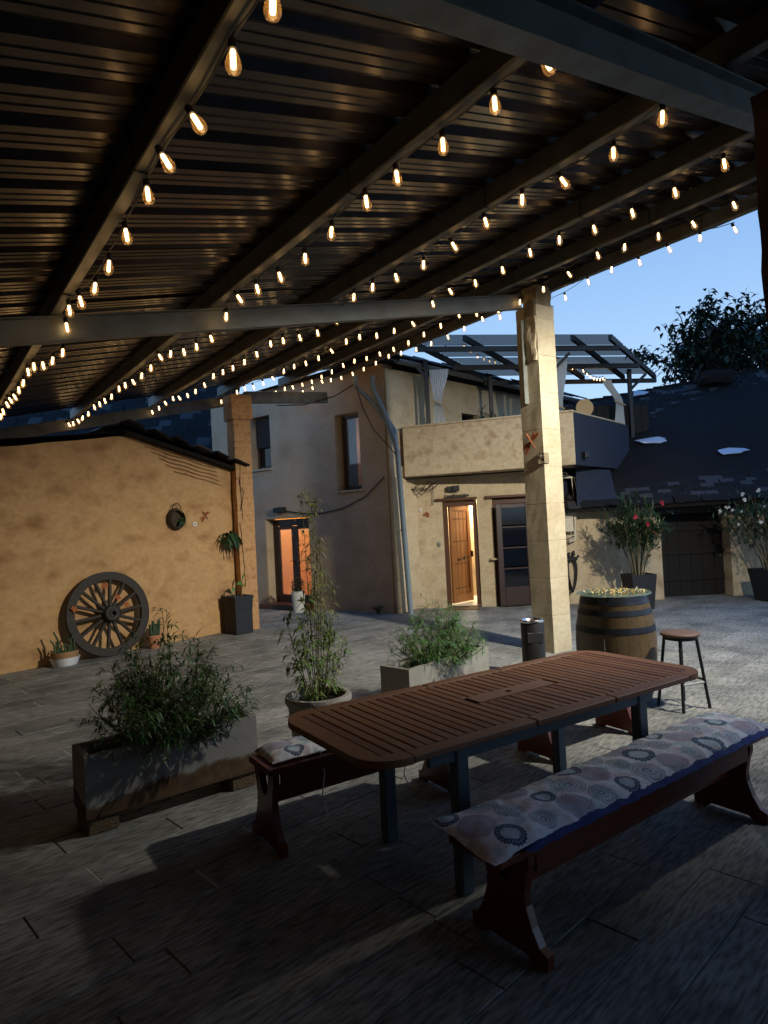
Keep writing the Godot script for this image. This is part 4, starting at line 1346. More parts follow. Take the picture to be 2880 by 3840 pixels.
func roundel(im: Image, cx: int, cy: int, rad: int, kind: int):
	var navy := Color(0.09, 0.2, 0.33)
	var teal := Color(0.25, 0.48, 0.58)
	var lil := Color(0.46, 0.42, 0.52)
	for y in range(max(0, cy - rad), min(im.get_height(), cy + rad)):
		for x in range(max(0, cx - rad), min(im.get_width(), cx + rad)):
			var dx := float(x - cx)
			var dy := float(y - cy)
			var q := sqrt(dx * dx + dy * dy) / rad
			if q > 1.0: continue
			var an := atan2(dy, dx)
			var c := im.get_pixel(x, y)
			var f := 0.0
			var tone := navy
			if kind == 0:
				# dark ring with dotted centre
				if q > 0.62 and q < 0.97 - 0.04 * cos(an * 22): f = 0.85
				elif q > 0.54 and q < 0.58: f = 0.7
				elif q < 0.5: f = 0.55 * (0.5 + 0.5 * sin(an * 9) * sin(q * 30)); tone = teal
				elif q > 0.97: f = 0.0
				if q > 0.74 and q < 0.84 and cos(an * 26) > 0.2: f = 0.25
			elif kind == 1:
				# lace flower: petals in rings
				var ring := fmod(q * 4.2, 1.0)
				var pet := cos(an * (10 + int(q * 4.2) * 4))
				if q < 0.24: f = 0.65; tone = teal
				elif absf(pet) < 0.28 + 0.25 * ring and q < 0.95 - 0.06 * absf(pet): f = 0.75
				elif ring < 0.16: f = 0.6
				if q < 0.08: f = 0.0
			else:
				# faded lilac patch
				f = 0.5 + 0.25 * sin(an * 14) * sin(q * 26); tone = lil
				if q > 0.9: f *= 0.5
			im.set_pixel(x, y, c.lerp(tone, f))

func pad(L: float, Wd: float, th: float, sd: int, curl: float, uvs: float, over := 0.0) -> G:
	# quilted cushion: puffed rows with stitched seams, edges drawn in
	var g := G.new()
	var n := 84
	var m := 16
	var f := FastNoiseLite.new(); f.seed = sd; f.frequency = 4.0
	var P = func(i, j):
		var s := float(i) / n
		var t := float(j) / m
		var xx := (s - 0.5) * L
		var zz := (t - 0.5) * Wd
		var seam := absf(sin(s * PI * L / 0.165))
		var y := th * (0.78 + 0.22 * pow(seam, 0.5)) * pow(clampf(sin(PI * t), 0.0, 1.0), 0.35)
		y *= pow(clampf(sin(PI * clampf(s * 6.0, 0, 0.5)) , 0, 1), 0.4) * pow(clampf(sin(PI * clampf((1 - s) * 6.0, 0, 0.5)), 0, 1), 0.4)
		y += f.get_noise_2d(xx * 2.0, zz * 3.0) * 0.008
		# ends that lift or hang a little
		if s < 0.06: y += curl * (0.06 - s) / 0.06 * (1.0 - 2.2 * t)
		zz += f.get_noise_1d(xx * 3.0) * 0.012 + over * (0.5 - absf(s - 0.5)) * 0.0
		return V(xx, max(y, -0.02) + 0.006, zz)
	var U = func(i, j): return Vector2(float(i) / n * uvs, float(j) / m)
	var N = func(i, j):
		var a: Vector3 = P.call(min(i + 1, n), j) - P.call(max(i - 1, 0), j)
		var b: Vector3 = P.call(i, min(j + 1, m)) - P.call(i, max(j - 1, 0))
		return b.cross(a).normalized()
	for i in n:
		for j in m:
			var a = [i, j + 1]
			var b = [i + 1, j + 1]
			var c = [i + 1, j]
			var d = [i, j]
			g.sq(P.call(a[0], a[1]), P.call(b[0], b[1]), P.call(c[0], c[1]), P.call(d[0], d[1]), N.call(a[0], a[1]), N.call(b[0], b[1]), N.call(c[0], c[1]), N.call(d[0], d[1]), U.call(a[0], a[1]), U.call(b[0], b[1]), U.call(c[0], c[1]), U.call(d[0], d[1]))
	return g

func cushions():
	var fm := mat("fabric", Color.WHITE, 0.9)
	fm.albedo_texture = print_fabric()
	fm.rim_enabled = true; fm.rim = 0.15
	var x := frame(1.131, 0.4435, -3.14, 0.81, -0.589)
	var c := thing("bench_cushion", "long pale cushion printed with blue mandalas on the foreground bench", "cushion", x, "printed bench cushions")
	part("cover", pad(2.18, 0.36, 0.04, 3, 0.03, 1.0), "fabric", c, at(0.0, 0.012, -0.03))
	var g := pad(2.0, 0.335, 0.022, 4, 0.0, 1.0)
	part("lining", g, "cushion_blue", c, at(0.06, 0.0, 0.012))
	x = frame(-0.33, 0.4435, -3.85, 0.838, -0.545)
	c = thing("bench_cushion", "pale printed cushion on the bench under the table's near end", "cushion", x, "printed bench cushions")
	part("cover", pad(0.95, 0.27, 0.045, 7, 0.0, 0.45), "fabric", c, at(0.0, 0.006, 0.0))
	g = G.new()
	for q in [[-0.2, 0.12], [0.35, 0.12]]:
		g.tube([V(q[0], 0.02, q[1] + 0.02), V(q[0] + 0.01, -0.1, q[1] + 0.05), V(q[0], -0.25, q[1] + 0.02), V(q[0] + 0.03, -0.33, q[1] + 0.03)], 0.004, 4)
	part("tie", g, "paper", c)

func bamboo(gs: G, gl: G, n: int, ht: float, spread: float, ll: float, lw: float, per: int, sd: int, tone: Color, dry: float, low := 0.15, cone := 0.6):
	var r := RandomNumberGenerator.new(); r.seed = sd
	for i in n:
		var an := r.randf() * TAU
		var rad := sqrt(r.randf())
		var h := ht * r.randf_range(0.45, 1.0) * (1.0 - cone * rad)
		var base := V(cos(an) * rad * spread * 0.25, 0, sin(an) * rad * spread * 0.25)
		var tip := V(cos(an) * rad * spread, h, sin(an) * rad * spread)
		var pts := []
		for k in 6:
			var t := k / 5.0
			var q := base.lerp(tip, t)
			q.y = h * (t - 0.12 * t * t * rad) ; q += V(cos(an), 0, sin(an)) * spread * 0.12 * sin(t * PI) * rad
			pts.push_back(q)
		gs.col = Color(0.13, 0.12, 0.04).lerp(Color(0.3, 0.24, 0.1), r.randf() * dry)
		gs.tube(pts, 0.0042, 4, 0.0015, false)
		for k in int(per * h / ht):
			var t := r.randf_range(low, 1.0)
			var fi := t * 5.0
			var j: int = min(4, int(fi))
			var q: Vector3 = pts[j].lerp(pts[j + 1], fi - j)
			# side twig with a fan of leaves
			var td := (Vector3(r.randf_range(-1, 1), r.randf_range(-0.2, 0.7), r.randf_range(-1, 1)) + V(cos(an), 0.2, sin(an)) * 0.6).normalized()
			var tl := r.randf_range(0.04, 0.2) * spread / 0.4 * (1.1 - 0.6 * t)
			var e := q + td * tl
			gs.tube([q, (q + e) * 0.5 + V(0, 0.01, 0), e], 0.0017, 3, 0.001, false)
			for z in 4:
				var s := r.randf_range(0.55, 1.5)
				gl.col = Color(tone.r * s, tone.g * s, tone.b * s).lerp(Color(0.3, 0.26, 0.14), 0.8 if r.randf() < dry * 0.35 else 0.0)
				gl.leaf(q.lerp(e, r.randf_range(0.3, 1.0)), (td * 0.7 + Vector3(r.randf_range(-1, 1), r.randf_range(-0.7, 0.5), r.randf_range(-1, 1)) * 0.75).normalized(), Vector3.UP, ll * r.randf_range(0.55, 1.15), lw, 0.4)

func trough(nm: String, label: String, x: Transform3D, L: float, Wd: float, y0: float, y1: float, m: String, stain: bool):
	var t := thing(nm, label, "planter", x, "concrete trough planters")
	M[m].vertex_color_use_as_albedo = true
	M[m].albedo_color = Color.WHITE
	var g := G.new()
	var base := Color(0.5, 0.51, 0.51) if stain else Color(0.6, 0.6, 0.55)
	var f := FastNoiseLite.new(); f.seed = 8; f.frequency = 3.0; f.fractal_octaves = 4
	var hx := L * 0.5
	var hz := Wd * 0.5
	var cs := [V(-hx, 0, hz), V(hx, 0, hz), V(hx, 0, -hz), V(-hx, 0, -hz)]
	for s in 4:
		var A: Vector3 = cs[s]
		var B: Vector3 = cs[(s + 1) % 4]
		var nx := int(A.distance_to(B) / 0.018)
		var ny := 22
		for i in nx:
			for j in ny:
				var q := []
				var cc := []
				for z in [[0, 0], [1, 0], [1, 1], [0, 1]]:
					var p := A.lerp(B, float(i + z[0]) / nx)
					p.y = lerpf(y0, y1, float(j + z[1]) / ny)
					q.push_back(p)
					var edge := y0 + 0.115 + 0.045 * f.get_noise_2d(p.x * 0.7 + s * 9, p.z * 0.7) + 0.012 * f.get_noise_2d(p.x * 6, p.y * 6 + s) + (0.05 * (p.x + hx) / L - 0.03 if s == 0 else 0.0)
					var k := smoothstep(-0.006, 0.010, edge - p.y) if stain else 0.0
					var bl := 0.5 + 0.5 * f.get_noise_2d(p.x * 4 + 7, p.y * 4 + s * 3)
					cc.push_back(base.lerp(Color(0.13, 0.07, 0.032).lerp(Color(0.36, 0.26, 0.15), bl * bl * (0.3 + 0.7 * (p.x + hx) / L)), k))
				var n := (q[1] - q[0] as Vector3).cross(q[2] - q[0]).normalized()
				for z in [0, 2, 1, 0, 3, 2]:
					g.col = cc[z]; g.p(q[z], n)
	g.col = base
	var w := 0.035
	# rim, inner faces and floor
	var ci := [V(-hx + w, y1, hz - w), V(hx - w, y1, hz - w), V(hx - w, y1, -hz + w), V(-hx + w, y1, -hz + w)]
	for s in 4:
		var s2 := (s + 1) % 4
		g.quad(cs[s] + V(0, y1, 0), cs[s2] + V(0, y1, 0), ci[s2], ci[s])
		g.quad(ci[s], ci[s2], ci[s2] - V(0, y1 - y0 - 0.05, 0), ci[s] - V(0, y1 - y0 - 0.05, 0))
	g.quad(cs[3] + V(0, y0, 0), cs[2] + V(0, y0, 0), cs[1] + V(0, y0, 0), cs[0] + V(0, y0, 0))
	part("trough", g, m, t)
	g = G.new()
	var ns := 30
	for i in ns:
		for j in 8:
			var q := []
			for z in [[0, 1], [1, 1], [1, 0], [0, 0]]:
				var px := lerpf(-hx + w, hx - w, float(i + z[0]) / ns)
				var pz := lerpf(-hz + w, hz - w, float(j + z[1]) / 8.0)
				q.push_back(V(px, y1 - 0.1 + 0.03 * f.get_noise_2d(px * 3, pz * 3), pz))
			g.quad(q[0], q[1], q[2], q[3])
	part("soil", g, "soil", t)
	return t

func planters():
	var d := Vector2(0.79, -0.61)
	var x := frame(-1.435, 0, -4.165, d.x, d.y)
	var L := 1.07
	trough("trough_planter", "grey concrete trough planter with rust brown lower band in the left foreground", x, L, 0.3, 0.1, 0.46, "planter", true)
	for s in [-1.0, 1.0]:
		var g := G.new(); g.box(V(s * 0.44, 0.05, 0), V(0.17, 0.1, 0.26), 0.006); g.rough(0.006, 9.0, 3)
		one("concrete_block", g, "block", "brown stained block under the %s end of the front planter" % ["left", "right"][0 if s < 0 else 1], "block", x, "blocks under the front planter")
	var t := thing("bamboo_shrub", "dense dark green bamboo growing in the front trough planter", "plant", x * at(0.0, 0.36, 0))
	var gs := G.new()
	var gl := G.new()
	bamboo(gs, gl, 76, 1.0, 0.5, 0.09, 0.013, 34, 51, Color(0.03, 0.085, 0.018), 0.06, 0.08)
	part("stems", gs, "stem", t); part("foliage", gl, "leaf", t)
	gs = G.new(); gl = G.new()
	bamboo(gs, gl, 9, 1.05, 0.12, 0.085, 0.012, 26, 52, Color(0.045, 0.09, 0.02), 0.3, 0.5)
	part("tall_shoot", gs, "stem", t); part("shoot_leaves", gl, "leaf", t)
	# second trough
	x = frame(0.42, 0, -6.03, 0.68, -0.735)
	trough("trough_planter", "pale concrete trough planter behind the table, left of the black bin", x, 1.18, 0.33, 0.06, 0.46, "planter_pale", false)
	t = thing("bamboo_shrub", "soft fine leaved green bamboo in the pale trough behind the table", "plant", x * at(0.02, 0.36, 0))
	gs = G.new(); gl = G.new()
	bamboo(gs, gl, 70, 0.78, 0.44, 0.075, 0.009, 34, 53, Color(0.06, 0.16, 0.04), 0.05, 0.08)
	part("stems", gs, "stem", t); part("foliage", gl, "leaf", t)
	# round pot with tall sparse bamboo
	x = at(-0.545, 0, -4.78).scaled_local(Vector3(1.08, 1.12, 1.08))
	t = thing("round_planter", "round white stone planter at the table's near left corner", "planter", x)
	var g := G.new()
	g.lathe([Vector2(0.001, 0.0), Vector2(0.165, 0.0), Vector2(0.175, 0.03), Vector2(0.19, 0.2), Vector2(0.205, 0.36), Vector2(0.222, 0.385), Vector2(0.226, 0.41), Vector2(0.22, 0.43), Vector2(0.19, 0.43), Vector2(0.182, 0.39), Vector2(0.18, 0.3)], 32)
	part("pot", g, "white_stone", t)
	g = G.new()
	g.lathe([Vector2(0.182, 0.375), Vector2(0.1, 0.39), Vector2(0.001, 0.385)], 24); g.rough(0.012, 20.0, 2)
	part("soil", g, "soil", t)
	t = thing("tall_bamboo", "tall sparse yellow green bamboo in the round white planter", "plant", at(-0.545, 0.43, -4.78))
	gs = G.new(); gl = G.new()
	bamboo(gs, gl, 8, 1.9, 0.15, 0.085, 0.011, 34, 54, Color(0.16, 0.2, 0.05), 0.7, 0.3, 0.3)
	bamboo(gs, gl, 10, 1.0, 0.27, 0.11, 0.016, 26, 55, Color(0.12, 0.21, 0.04), 0.3, 0.1, 0.3)
	part("stems", gs, "stem", t); part("foliage", gl, "leaf", t)

func yard_things():
	# oak barrel
	var x := at(2.08, 0, -6.06, 0.4)
	var t := thing("oak_barrel", "oak wine barrel with black iron hoops beyond the table", "barrel", x)
	var prof = func(y): return 0.285 + 0.07 * (1.0 - pow(absf(y / 0.94 - 0.5) * 2.0, 2.0))
	for k in 22:
		var g := G.new()
		var a0 := TAU * (k + 0.012) / 22.0
		var a1 := TAU * (k + 0.988) / 22.0
		for j in 12:
			var ya := 0.94 * j / 12.0
			var yb := 0.94 * (j + 1) / 12.0
			for z in 3:
				var b0 := lerpf(a0, a1, z / 3.0)
				var b1 := lerpf(a0, a1, (z + 1) / 3.0)
				var r0: float = prof.call(ya)
				var r1: float = prof.call(yb)
				var c0 := V(cos(b0), 0, -sin(b0))
				var c1 := V(cos(b1), 0, -sin(b1))
				g.sq(c0 * r0 + V(0, ya, 0), c1 * r0 + V(0, ya, 0), c1 * r1 + V(0, yb, 0), c0 * r1 + V(0, yb, 0), c0, c1, c1, c0)
		g.quad(V(cos(a0), 0, -sin(a0)) * 0.285 + V(0, 0.94, 0), V(cos(a1), 0, -sin(a1)) * 0.285 + V(0, 0.94, 0), V(cos(a1), 0, -sin(a1)) * 0.26 + V(0, 0.94, 0), V(cos(a0), 0, -sin(a0)) * 0.26 + V(0, 0.94, 0))
		part("stave", g, "barrel_oak", t)
	for y in [[0.0, 0.07], [0.12, 0.17], [0.27, 0.325], [0.615, 0.67], [0.77, 0.82], [0.865, 0.94]]:
		var g := G.new()
		var e := 0.004
		var p0: float = prof.call(y[0])
		var p1: float = prof.call(y[1])
		g.lathe([Vector2(p0 - 0.004, y[0]), Vector2(p0 + e, y[0] + 0.001), Vector2((p0 + p1) * 0.5 + e, (y[0] + y[1]) * 0.5), Vector2(p1 + e, y[1] - 0.001), Vector2(p1 - 0.004, y[1])], 44)
		part("hoop", g, "hoop", t)
	var g := G.new(); g.lathe([Vector2(0.27, 0.915), Vector2(0.001, 0.916)], 32); part("head", g, "barrel_oak", t)
	g = G.new(); g.lathe([Vector2(0.32, 0.842), Vector2(0.332, 0.843), Vector2(0.336, 0.849), Vector2(0.332, 0.855), Vector2(0.001, 0.855)], 40, false)
	g = G.new(); g.lathe([Vector2(0.001, 0.0), Vector2(0.328, 0.0), Vector2(0.333, 0.004), Vector2(0.333, 0.009), Vector2(0.328, 0.013), Vector2(0.001, 0.013)], 44, false)
	one("glass_disc", g, "table_glass", "round glass table top lying on the oak barrel", "glass top", at(2.08, 0.941, -6.06))
	g = G.new()
	var r := RandomNumberGenerator.new(); r.seed = 77
	for i in 260:
		var an := r.randf() * TAU
		var q := sqrt(r.randf()) * 0.29
		var c := [Color(0.4, 0.27, 0.05), Color(0.42, 0.36, 0.14), Color(0.36, 0.17, 0.03), Color(0.4, 0.37, 0.26), Color(0.1, 0.1, 0.03)]
		g.col = c[r.randi() % 5]
		if i % 5 == 0: continue
		var base := V(cos(an) * q, 0.005 + r.randf() * 0.022, sin(an) * q * 0.6 + 0.11)
		if base.length() > 0.3: continue
		g.leaf(base, Vector3(r.randf_range(-1, 1), r.randf_range(0.0, 0.5), r.randf_range(-1, 1)).normalized(), Vector3.UP, r.randf_range(0.02, 0.045), 0.02, 0.2)
	var pt := one("dried_petals", g, "petal", "yellow dried petals spread on the barrel's glass top", "petals", at(2.08, 0.954, -6.06))
	pt.set_meta("kind", "stuff")
	# stool
	x = at(2.48, 0, -5.62, 0.35)
	t = thing("bar_stool", "stool with round worn wooden seat and black legs beside the barrel", "stool", x)
	g = G.new()
	g.lathe([Vector2(0.001, 0.605), Vector2(0.145, 0.605), Vector2(0.158, 0.612), Vector2(0.16, 0.625), Vector2(0.152, 0.636), Vector2(0.06, 0.632), Vector2(0.001, 0.63)], 32)
	part("seat", g, "stool_wood", t)
	g = G.new(); g.lathe([Vector2(0.12, 0.58), Vector2(0.135, 0.58), Vector2(0.135, 0.606), Vector2(0.12, 0.606)], 24, false); part("seat_ring", g, "iron", t)
	for k in 4:
		var an := PI / 4 + PI / 2 * k
		g = G.new()
		g.tube([V(cos(an) * 0.125, 0.6, sin(an) * 0.125), V(cos(an) * 0.2, 0.0, sin(an) * 0.2)], 0.013, 8)
		part("leg", g, "iron", t)
		var a2 := an + PI / 2
		g = G.new()
		var q0 := V(cos(an), 0, sin(an)) * 0.172 + V(0, 0.22 + 0.02 * (k % 2), 0)
		var q1 := V(cos(a2), 0, sin(a2)) * 0.172 + V(0, 0.22 + 0.02 * (k % 2), 0)
		g.tube([q0, q1], 0.010, 6)
		part("foot_rail", g, "iron" if k % 2 else "grey_plastic", t)
	# ash bin
	x = at(1.51, 0, -6.95)
	t = thing("ash_bin", "black cylindrical ash bin with chrome top in front of the cream pillar", "bin", x)
	g = G.new()
	g.lathe([Vector2(0.001, 0), Vector2(0.12, 0), Vector2(0.122, 0.01), Vector2(0.122, 0.56), Vector2(0.118, 0.575)], 28); part("body", g, "black_plastic", t)
	g = G.new(); g.lathe([Vector2(0.12, 0.57), Vector2(0.128, 0.575), Vector2(0.13, 0.588), Vector2(0.124, 0.6), Vector2(0.112, 0.596), Vector2(0.105, 0.57), Vector2(0.001, 0.565)], 28); part("tray", g, "chrome", t)
	g = G.new(); g.box(V(0, 0.42, 0.112), V(0.17, 0.11, 0.02), 0.006); part("mouth", g, "ink", t)

func dragonfly(nm: String, label: String, x: Transform3D, s: float):
	var t := thing(nm, label, "ornament", x, "rusty insect ornaments")
	for k in 4:
		var g := G.new()
		var an: float = [0.35, 0.75, 3.45, 3.9][k]
		var L: float = s * [0.85, 0.6, 0.85, 1.0][k]
		var poly := PackedVector2Array()
		for j in 9:
			var q := j / 8.0
			poly.push_back(Vector2(q * L, sin(q * PI) * s * 0.13 * (0.6 + 0.6 * q)))
		for j in range(7, 0, -1):
			var q := j / 8.0
			poly.push_back(Vector2(q * L, -sin(q * PI) * s * 0.13 * (0.6 + 0.6 * q)))
		g.prism(poly, 0.0, 0.006, Transform3D(Basis(Vector3.BACK, an + 0.25), V(0, 0, 0.012)))
		part("wing", g, "rusty", t)
	var g := G.new()
	g.tube([V(-0.1, 0.14, 0.02) * (s / 0.34) * 1.2, V(0, 0, 0.022), V(0.12, -0.17, 0.02) * (s / 0.34)], 0.010, 6, 0.005)
	part("body", g, "rusty", t)

func butterfly(label: String, x: Transform3D, s: float):
	var t := thing("butterfly_ornament", label, "ornament", x, "rusty insect ornaments")
	for k in 4:
		var g := G.new()
		var poly := PackedVector2Array()
		var an: float = [0.5, 1.5, 2.9, -0.6][k]
		for j in 12:
			var a := TAU * j / 12
			poly.push_back(Vector2(0.5 * s + cos(a) * s * 0.5, sin(a) * s * 0.3))
		g.prism(poly, 0, 0.005, Transform3D(Basis(Vector3.BACK, an), V(0, 0, 0.01)))
		part("wing", g, "rusty", t)

func left_wall_things():
	var w := frame(-3.93, 0, -9.67, 0.67, -0.742)
	# cart wheel leaning on the wall
	var x := w * Transform3D(Basis(Vector3.RIGHT, -0.1), V(-0.28, 0.60, 0.155))
	var t := thing("cart_wheel", "old dark wooden cart wheel leaning on the orange wall", "wheel", x)
	var flat := Transform3D(Basis(Vector3.RIGHT, PI / 2), Vector3.ZERO)
	var g := G.new()
	g.lathe([Vector2(0.595, -0.035), Vector2(0.6, -0.03), Vector2(0.6, 0.03), Vector2(0.595, 0.035), Vector2(0.585, 0.035), Vector2(0.585, -0.035), Vector2(0.595, -0.035)], 60, false, flat)
	part("iron_tyre", g, "iron", t)
	for k in 7:
		g = G.new()
		for j in 8:
			var a0 := TAU * (k + j / 8.0 + 0.004) / 7.0
			var a1 := TAU * (k + (j + 1) / 8.0 - 0.0) / 7.0
			var c0 := V(cos(a0), sin(a0), 0)
			var c1 := V(cos(a1), sin(a1), 0)
			for q in [[0.584, 0.032, 0.584, -0.032], [0.485, -0.032, 0.485, 0.032], [0.485, 0.032, 0.584, 0.032], [0.584, -0.032, 0.485, -0.032]]:
				g.oq(c0 * q[0] + V(0, 0, q[1]), c1 * q[0] + V(0, 0, q[1]), c1 * q[2] + V(0, 0, q[3]), c0 * q[2] + V(0, 0, q[3]), (c0 + c1) * 0.27)
		part("felloe", g, "old_wood", t)
	for k in 14:
		var a := TAU * (k + 0.25) / 14.0
		g = G.new()
		g.bar(V(cos(a) * 0.1, sin(a) * 0.1, 0.03), V(cos(a) * 0.5, sin(a) * 0.5, 0), 0.042, 0.05, Vector3.BACK, 0.01)
		part("spoke", g, "old_wood", t)
	g = G.new()
	g.lathe([Vector2(0.001, -0.12), Vector2(0.09, -0.12), Vector2(0.12, -0.05), Vector2(0.125, 0.03), Vector2(0.11, 0.05), Vector2(0.108, 0.14), Vector2(0.098, 0.15), Vector2(0.06, 0.15), Vector2(0.05, 0.145), Vector2(0.045, 0.09), Vector2(0.001, 0.09)], 28, true, flat)
	part("hub", g, "old_wood", t)
	g = G.new()
	g.lathe([Vector2(0.108, 0.1), Vector2(0.113, 0.102), Vector2(0.113, 0.145), Vector2(0.1, 0.152)], 28, false, flat)
	g.lathe([Vector2(0.05, 0.146), Vector2(0.05, 0.165), Vector2(0.036, 0.165), Vector2(0.036, 0.1)], 20, false, flat)
	part("hub_band", g, "iron", t)
	# rusty leaves and star on the wheel
	for q in [[-0.05, 0.4, 1, "rusty metal sun fixed to a top spoke of the cart wheel"], [-0.5, 0.13, 0, "rusty metal leaf on the cart wheel's left rim"], [0.12, 0.22, 0, "rusty metal leaf just above the cart wheel's hub"], [0.24, 0.1, 0, "rusty metal leaf right of the cart wheel's hub"]]:
		g = G.new()
		var poly := PackedVector2Array()
		if q[2] == 1:
			for j in 20:
				var a := TAU * j / 20
				poly.push_back(Vector2(cos(a), sin(a)) * (0.07 if j % 2 else 0.03))
		else:
			for p in [[-0.06, 0.03], [-0.03, 0.015], [-0.02, 0.05], [0.005, 0.025], [0.04, 0.04], [0.03, 0.0], [0.07, -0.04], [0.02, -0.03], [-0.01, -0.06], [-0.02, -0.02]]:
				poly.push_back(Vector2(p[0], p[1]))
		g.prism(poly, 0, 0.006)
		one("metal_leaf", g, "rusty", q[3], "ornament", x * at(q[0], q[1], 0.06), "rusty ornaments on the wheel")
	# cactus bowl
	x = w * at(-0.95, 0, 0.27)
	t = thing("cactus_bowl", "oval clay bowl standing in a white basin left of the cart wheel", "planter", x)
	var oval := Transform3D(Basis(V(1.55, 0, 0), Vector3.UP, V(0, 0, 0.9)), Vector3.ZERO)
	g = G.new(); g.lathe([Vector2(0.001, 0.0), Vector2(0.092, 0.0), Vector2(0.1, 0.01), Vector2(0.125, 0.11), Vector2(0.128, 0.115), Vector2(0.115, 0.112), Vector2(0.09, 0.03), Vector2(0.001, 0.03)], 28, true, oval); part("basin", g, "white", t)
	g = G.new(); g.lathe([Vector2(0.1, 0.06), Vector2(0.112, 0.12), Vector2(0.115, 0.19), Vector2(0.11, 0.195), Vector2(0.1, 0.19), Vector2(0.098, 0.17), Vector2(0.001, 0.17)], 28, true, oval); part("bowl", g, "clay", t)
	t = thing("cactus", "upright green cactus shoots in the clay bowl by the wheel", "cactus", x)
	var r := RandomNumberGenerator.new(); r.seed = 12
	for k in 9:
		g = G.new()
		g.col = Color(0.04, 0.075, 0.03) * r.randf_range(0.7, 1.3); g.col.a = 1
		var hx := -0.13 + k * 0.032
		var hh := [0.2, 0.3, 0.17, 0.12, 0.1, 0.13, 0.2, 0.26, 0.15][k] as float
		g.tube([V(hx, 0.16, 0), V(hx + r.randf_range(-0.03, 0.03), 0.17 + hh * 0.6, 0.01), V(hx + r.randf_range(-0.05, 0.05), 0.17 + hh, 0)], 0.018, 7, 0.010)
		part("shoot", g, "stem", t)
	# clay pot with cactus right of the wheel
	x = w * at(0.36, 0, 0.22)
	t = thing("clay_pot", "small clay pot with a cactus behind the wheel's right edge", "pot", x)
	g = G.new(); g.lathe([Vector2(0.001, 0), Vector2(0.07, 0), Vector2(0.1, 0.17), Vector2(0.108, 0.17), Vector2(0.108, 0.2), Vector2(0.09, 0.2), Vector2(0.088, 0.17), Vector2(0.001, 0.17)], 20); part("pot", g, "terracotta", t)
	for k in 4:
		g = G.new(); g.col = Color(0.035, 0.06, 0.028)
		g.tube([V(-0.04 + k * 0.03, 0.16, 0.0), V(-0.05 + k * 0.04, 0.28, 0.02 * (k % 2)), V(-0.06 + k * 0.05, 0.36 + 0.05 * (k % 2), 0)], 0.03, 7, 0.02)
		part("cactus_pad", g, "stem", t)
	# dark square pot
	x = w * at(1.82, 0, 0.30)
	t = thing("square_pot", "tall dark square pot in front of the orange pillar", "pot", x)
	g = G.new()
	var h := 0.62
	for s in 4:
		var a := PI / 4 + PI / 2 * s
		var b := a + PI / 2
		var c0 := V(cos(a), 0, -sin(a))
		var c1 := V(cos(b), 0, -sin(b))
		g.quad(c0 * 0.2, c1 * 0.2, c1 * 0.255 + V(0, h, 0), c0 * 0.255 + V(0, h, 0))
		g.quad(c0 * 0.262 + V(0, h - 0.04, 0), c1 * 0.262 + V(0, h - 0.04, 0), c1 * 0.262 + V(0, h, 0), c0 * 0.262 + V(0, h, 0))
		g.quad(c0 * 0.262 + V(0, h, 0), c1 * 0.262 + V(0, h, 0), c1 * 0.235 + V(0, h, 0), c0 * 0.235 + V(0, h, 0))
		g.quad(c1 * 0.23, c0 * 0.23, c0 * 0.235 + V(0, h, 0), c1 * 0.235 + V(0, h, 0))
	part("pot", g, "dark_pot", t)
	g = G.new(); g.box(V(0, h - 0.06, 0), V(0.32, 0.02, 0.32)); part("soil", g, "soil", t)
	t = thing("banana_sprout", "small leafy sprout growing in the tall dark square pot", "plant", x * at(0, h - 0.05, 0))
	g = G.new(); g.col = Color(0.12, 0.12, 0.05)
	g.tube([V(-0.06, 0, 0.03), V(-0.07, 0.12, 0.03), V(-0.06, 0.24, 0.04)], 0.008, 5); g.tube([V(0.09, 0, 0), V(0.09, 0.14, 0), V(0.1, 0.28, 0)], 0.009, 5)
	part("stems", g, "stem", t)
	for q in [[V(-0.06, 0.24, 0.04), V(1, 0.1, 0.2), 0.2, 0.08], [V(-0.06, 0.2, 0.04), V(-0.8, -0.5, 0.1), 0.16, 0.05], [V(0.1, 0.26, 0), V(0.15, 1, 0.1), 0.2, 0.04]]:
		g = G.new(); g.col = Color(0.05, 0.16, 0.02)
		g.leaf(q[0], q[1].normalized(), V(0.2, 0.5, 0.8), q[2], q[3], 0.5)
		part("leaf", g, "leaf", t)
	# basket, dragonfly, round fittings, hanging plant
	x = w * at(0.91, 1.92, 0.02)
	t = thing("wall_basket", "round dark wicker basket with a hoop handle hung on the orange wall", "basket", x)
	g = G.new()
	for k in 9:
		var rr := 0.165 - 0.004 * k
		var pts := []
		for j in 25: pts.push_back(V(cos(TAU * j / 24) * rr * 0.92, sin(TAU * j / 24) * rr * 1.05, 0.012 + k * 0.011))
		g.tube(pts, 0.007, 5)
	part("rim", g, "wicker", t)
	g = G.new(); g.lathe([Vector2(0.001, 0.012), Vector2(0.15, 0.012)], 24, false, flat); part("bottom", g, "wicker", t)
	g = G.new()
	var hp := []
	for j in 13: hp.push_back(V(cos(PI * j / 12) * 0.075, 0.15 + sin(PI * j / 12) * 0.1, 0.06))
	g.tube(hp, 0.008, 6); part("handle", g, "wicker", t)
	g = G.new()
	for k in 40:
		g.col = Color(0.02, 0.05, 0.012) * r.randf_range(0.6, 1.5); g.col.a = 1
		g.leaf(V(0.05, -0.02, 0.06), Vector3(r.randf_range(-0.4, 1), r.randf_range(-1, 0.5), r.randf_range(0, 0.6)).normalized(), Vector3.BACK, r.randf_range(0.07, 0.15), 0.012, 0.4)
	part("fern", g, "leaf", t)
	dragonfly("dragonfly_ornament", "small rusty dragonfly on the orange wall right of the basket", w * at(1.46, 1.97, 0.015), 0.13)
